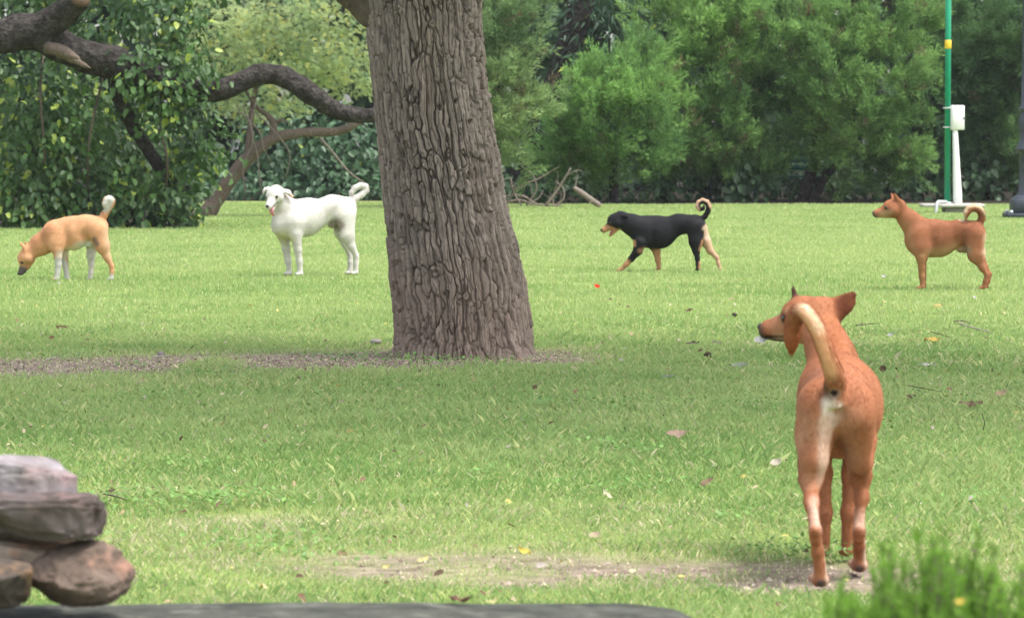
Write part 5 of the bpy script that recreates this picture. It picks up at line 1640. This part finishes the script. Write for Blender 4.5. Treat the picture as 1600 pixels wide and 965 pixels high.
for i, (nm, cat, lb, px, py, lp, wp, c, curl, yaw, h) in enumerate(deb):
    if h is None: d, z = DL - .05, HC - (941 - HOR) * DL / F_PX + .004
    elif h == "bush": d, z = 4.42, HC - (py - HOR) * 4.42 / F_PX
    else:
        d = F_PX * (HC - h) / (py - HOR); z = h - .012
    k = d / F_PX
    c = tuple(q * (.45 if nm == 'paper_scrap' else .6) for q in c); shrink = .72 if nm == 'paper_scrap' else .9
    lp *= shrink; wp *= shrink
    V, F = leaf_mesh(lp * k, wp * k * 1.15, curl, i)
    Rz = np.array(Matrix.Rotation(yaw, 3, 'Z')); Rx = np.array(Matrix.Rotation(.75 if h is not None else .25, 3, 'X'))
    V = V @ Rz.T @ Rx.T
    V[:, 2] -= V[:, 2].min()
    col = np.tile(np.array(c), (len(V), 1)) * (.9 + .2 * np.random.default_rng(i).random((len(V), 1)))
    o = mk(nm, V, F, M_debris, None, col, True)
    o.location = ((px - 800) * k, d, z if h == "bush" else z)
    tag(o, lb, cat, GL if nm == "fallen_leaf" else None)

twigs = [("long pale dead twig on the grass near the right edge", [(1500, 505), (1522, 512), (1552, 520)], 2.4, (.48, .42, .36)),
         ("short dark twig beside the small white paper scrap", [(1338, 508), (1358, 506), (1374, 505)], 1.6, (.13, .11, .09)),
         ("thin dark twig on the grass right of the near dog's back", [(1420, 602), (1445, 607), (1474, 612)], 1.4, (.16, .12, .09)),
         ("small dark twig near the long pale one", [(1490, 502), (1505, 501), (1518, 505)], 1.8, (.17, .13, .10)),
         ("dark twig on the right lawn right of the near dog's head", [(1455, 518), (1470, 522), (1486, 527)], 1.4, (.18, .14, .10)),
         ("pale stick lying on the bare strip left of the trunk", [(238, 558), (252, 556), (266, 556)], 2.6, (.60, .54, .48)),
         ("pale stick on the bare strip at far left", [(72, 562), (84, 559), (96, 558)], 2.4, (.60, .54, .48)),
         ("dark twig on the worn spot beside the dark angular rock", [(160, 772), (178, 776), (200, 783)], 2.4, (.13, .10, .08)),
         ("upright little dark sprig in the grass at right", [(1538, 672), (1540, 660), (1536, 646)], 1.6, (.08, .12, .05))]
for i, (lb, p, r, c) in enumerate(twigs):
    up = "upright" in lb
    d0 = F_PX * (HC - .02) / (p[0][1] - HOR)
    pts = []
    for a, b in p:
        d = d0 if up else F_PX * (HC - .02) / (b - HOR)
        q = W(a, b, d); pts.append(q)
    g = pts[0].copy()
    v, q, t = tube([x - g for x in pts], [r * .6 * d0 / F_PX, r * d0 / F_PX * .55, r * .3 * d0 / F_PX], 6, .2, i)
    o = mk("twig", v, [q, t], M_debris, None, np.tile(np.array(c) * .65, (len(v), 1)), True)
    o.location = g
    tag(o, lb, "twig")

stones = [("pale stone on the bare strip just left of the trunk", 587, 533, 18, 9, (.55, .50, .44)),
          ("small grey stone on the bare strip at left", 250, 552, 12, 8, (.42, .38, .35)),
          ("dark clod of earth on the grass in front of the near dog's nose", 1106, 556, 13, 13, (.13, .09, .06)),
          ("little dark clod on the bright grass left of the near dog's head", 1148, 491, 9, 7, (.12, .09, .06)),
          ("pale pebble right of the near dog's ribs", 1376, 629, 8, 8, (.62, .54, .48))]
for i, (lb, px, py, w, h, c) in enumerate(stones):
    d = F_PX * (HC - .02) / (py - HOR); k = d / F_PX
    v, f = icos(3)
    v = v * (1 + .22 * fbm(v * 1.7 + i, 3, i))[:, None] * np.array([w, w * .8, h]) * k / 2
    o = mk("stone", v, f, M_debris, None, np.tile(np.array(c) * .55, (len(v), 1)) * (.8 + .4 * rng.random((len(v), 1))), True)
    o.location = ((px - 800) * k, d, .012 + h * k * .2)
    tag(o, lb, "stone")


def crumbs():
    """crumbled soil, chips and bits of dead leaf on the bare strips"""
    n = 60000
    x = (rng.random(n) * 2 - 1) * 4.6; y = np.where(rng.random(n) < .65, 18.7 + 3.2 * rng.random(n), 9.6 + 3.4 * rng.random(n))
    s = soil_mask(x, y)
    kp_ = (rng.random(n) < s ** 1.5) & (np.abs(x) < .15 * y + .5)
    x, y = x[kp_], y[kp_]; n = len(x)
    t = np.array([[0, -1, 0], [.87, .5, 0], [-.87, .5, 0], [0, 0, 1.1]], float); f = np.array([[0, 1, 3], [1, 2, 3], [2, 0, 3]])
    a = rng.random(n) * 6.28
    X = np.stack([np.cos(a), np.sin(a), 0 * a], 1); Y = np.stack([-np.sin(a), np.cos(a), 0 * a], 1); Z = np.tile([0, 0, 1.0], (n, 1))
    sz = .0025 + .008 * rng.random(n) ** 3
    v, F = scatter(t, f, np.stack([x, y, np.full(n, -.014)], 1), X, Y, Z, np.stack([sz * (1 + rng.random(n)), sz, sz], 1))
    pal = np.array([[.26, .205, .165], [.32, .25, .21], [.19, .145, .115], [.40, .34, .26], [.11, .085, .065]])
    c = pal[rng.integers(0, 5, n)] * (.8 + .4 * rng.random((n, 1)))
    o = mk("soil_crumbs", v, F, M_soilbits, None, np.repeat(c, 4, 0))
    tag(o, "crumbled soil and leaf litter on the worn bare strips", "soil", None, "stuff")
crumbs()


def flakes():
    """small dry leaf flakes strewn over the lawn"""
    n = 900
    y = 8 + 19 * rng.random(n) ** .8; x = (rng.random(n) * 2 - 1) * (.14 * y + .4)
    a = rng.random(n) * 6.28
    dirs = norm(np.stack([np.cos(a), np.sin(a), .5 * rng.normal(size=n)], 1)); X, Y, Z = frames(dirs, rng.normal(size=(n, 3)) * .5 + [0, -.5, 1])
    v, f = scatter(LEAF[0], LEAF[1], np.stack([x, y, .008 + .014 * rng.random(n)], 1), X, Y, Z, .010 + .026 * rng.random(n) ** 2.2)
    pal = np.array([[.34, .25, .15], [.20, .13, .08], [.45, .38, .24], [.42, .36, .12], [.12, .08, .05], [.40, .34, .30]])
    c = pal[rng.integers(0, 6, n)] * (.8 + .4 * rng.random((n, 1)))
    o = mk("leaf_flakes", v, f, M_debris, None, np.repeat(c, 6, 0))
    tag(o, "small dry leaf flakes strewn thinly over the lawn", "leaf litter", None, "stuff")
flakes()


def weeds():
    spots = [(200, 790, .34), (290, 788, .30), (255, 800, .25), (380, 790, .2), (465, 885, .25), (640, 570, .5), (740, 572, .3), (540, 566, .35), (860, 546, .25)] + [(40 + 1500 * rng.random(), 470 + 420 * rng.random() ** .8, .06 + .22 * rng.random()) for _ in range(30)]
    P = []
    for px, py, r in spots:
        d = dist_of(py); c = W(px, py, d)
        m = int(300 * r)
        P.append(np.stack([c[0] + rng.normal(size=m) * r * .5, d + rng.normal(size=m) * r * .5, .015 + .035 * rng.random(m)], 1))
    P = np.vstack(P); P = P[np.hypot(P[:, 0] - TRUNK_C[0], P[:, 1] - TRUNK_C[1]) > .42]; n = len(P)
    a = rng.random(n) * 6.28
    dirs = norm(np.stack([np.cos(a), np.sin(a), .35 + .3 * rng.random(n)], 1)); X, Y, Z = frames(dirs, np.tile([0, -.2, 1.0], (n, 1)) + rng.normal(size=(n, 3)) * .25)
    v, f = scatter(LEAF[0], LEAF[1], P, X, Y, Z, .010 + .016 * rng.random(n))
    c = np.array([.15, .27, .07]) * (.75 + .6 * rng.random((n, 1)))
    o = mk("weeds", v, f, M_leaf, None, np.repeat(c, 6, 0))
    tag(o, "low broad leafed weeds on the lawn and at the trunk's foot", "weeds", None, "stuff")
weeds()


# ------------------------------------------------------------------ thin summer haze
def haze():
    mb = MB().box((0, 75, 5.6), (204, 214, 13.6))
    m = bpy.data.materials.new("haze air"); m.use_nodes = True
    N, L = m.node_tree.nodes, m.node_tree.links
    N.remove(N["Principled BSDF"])
    pv = N.new("ShaderNodeVolumePrincipled")
    pv.inputs["Color"].default_value = (.93, .96, 1.0, 1)
    pv.inputs["Density"].default_value = .00025
    pv.inputs["Anisotropy"].default_value = .2
    L.new(pv.outputs[0], N["Material Output"].inputs["Volume"])
    o = mb.build("haze", m)
    tag(o, "thin pale haze lying over the whole park", "haze", None, "stuff")
haze()
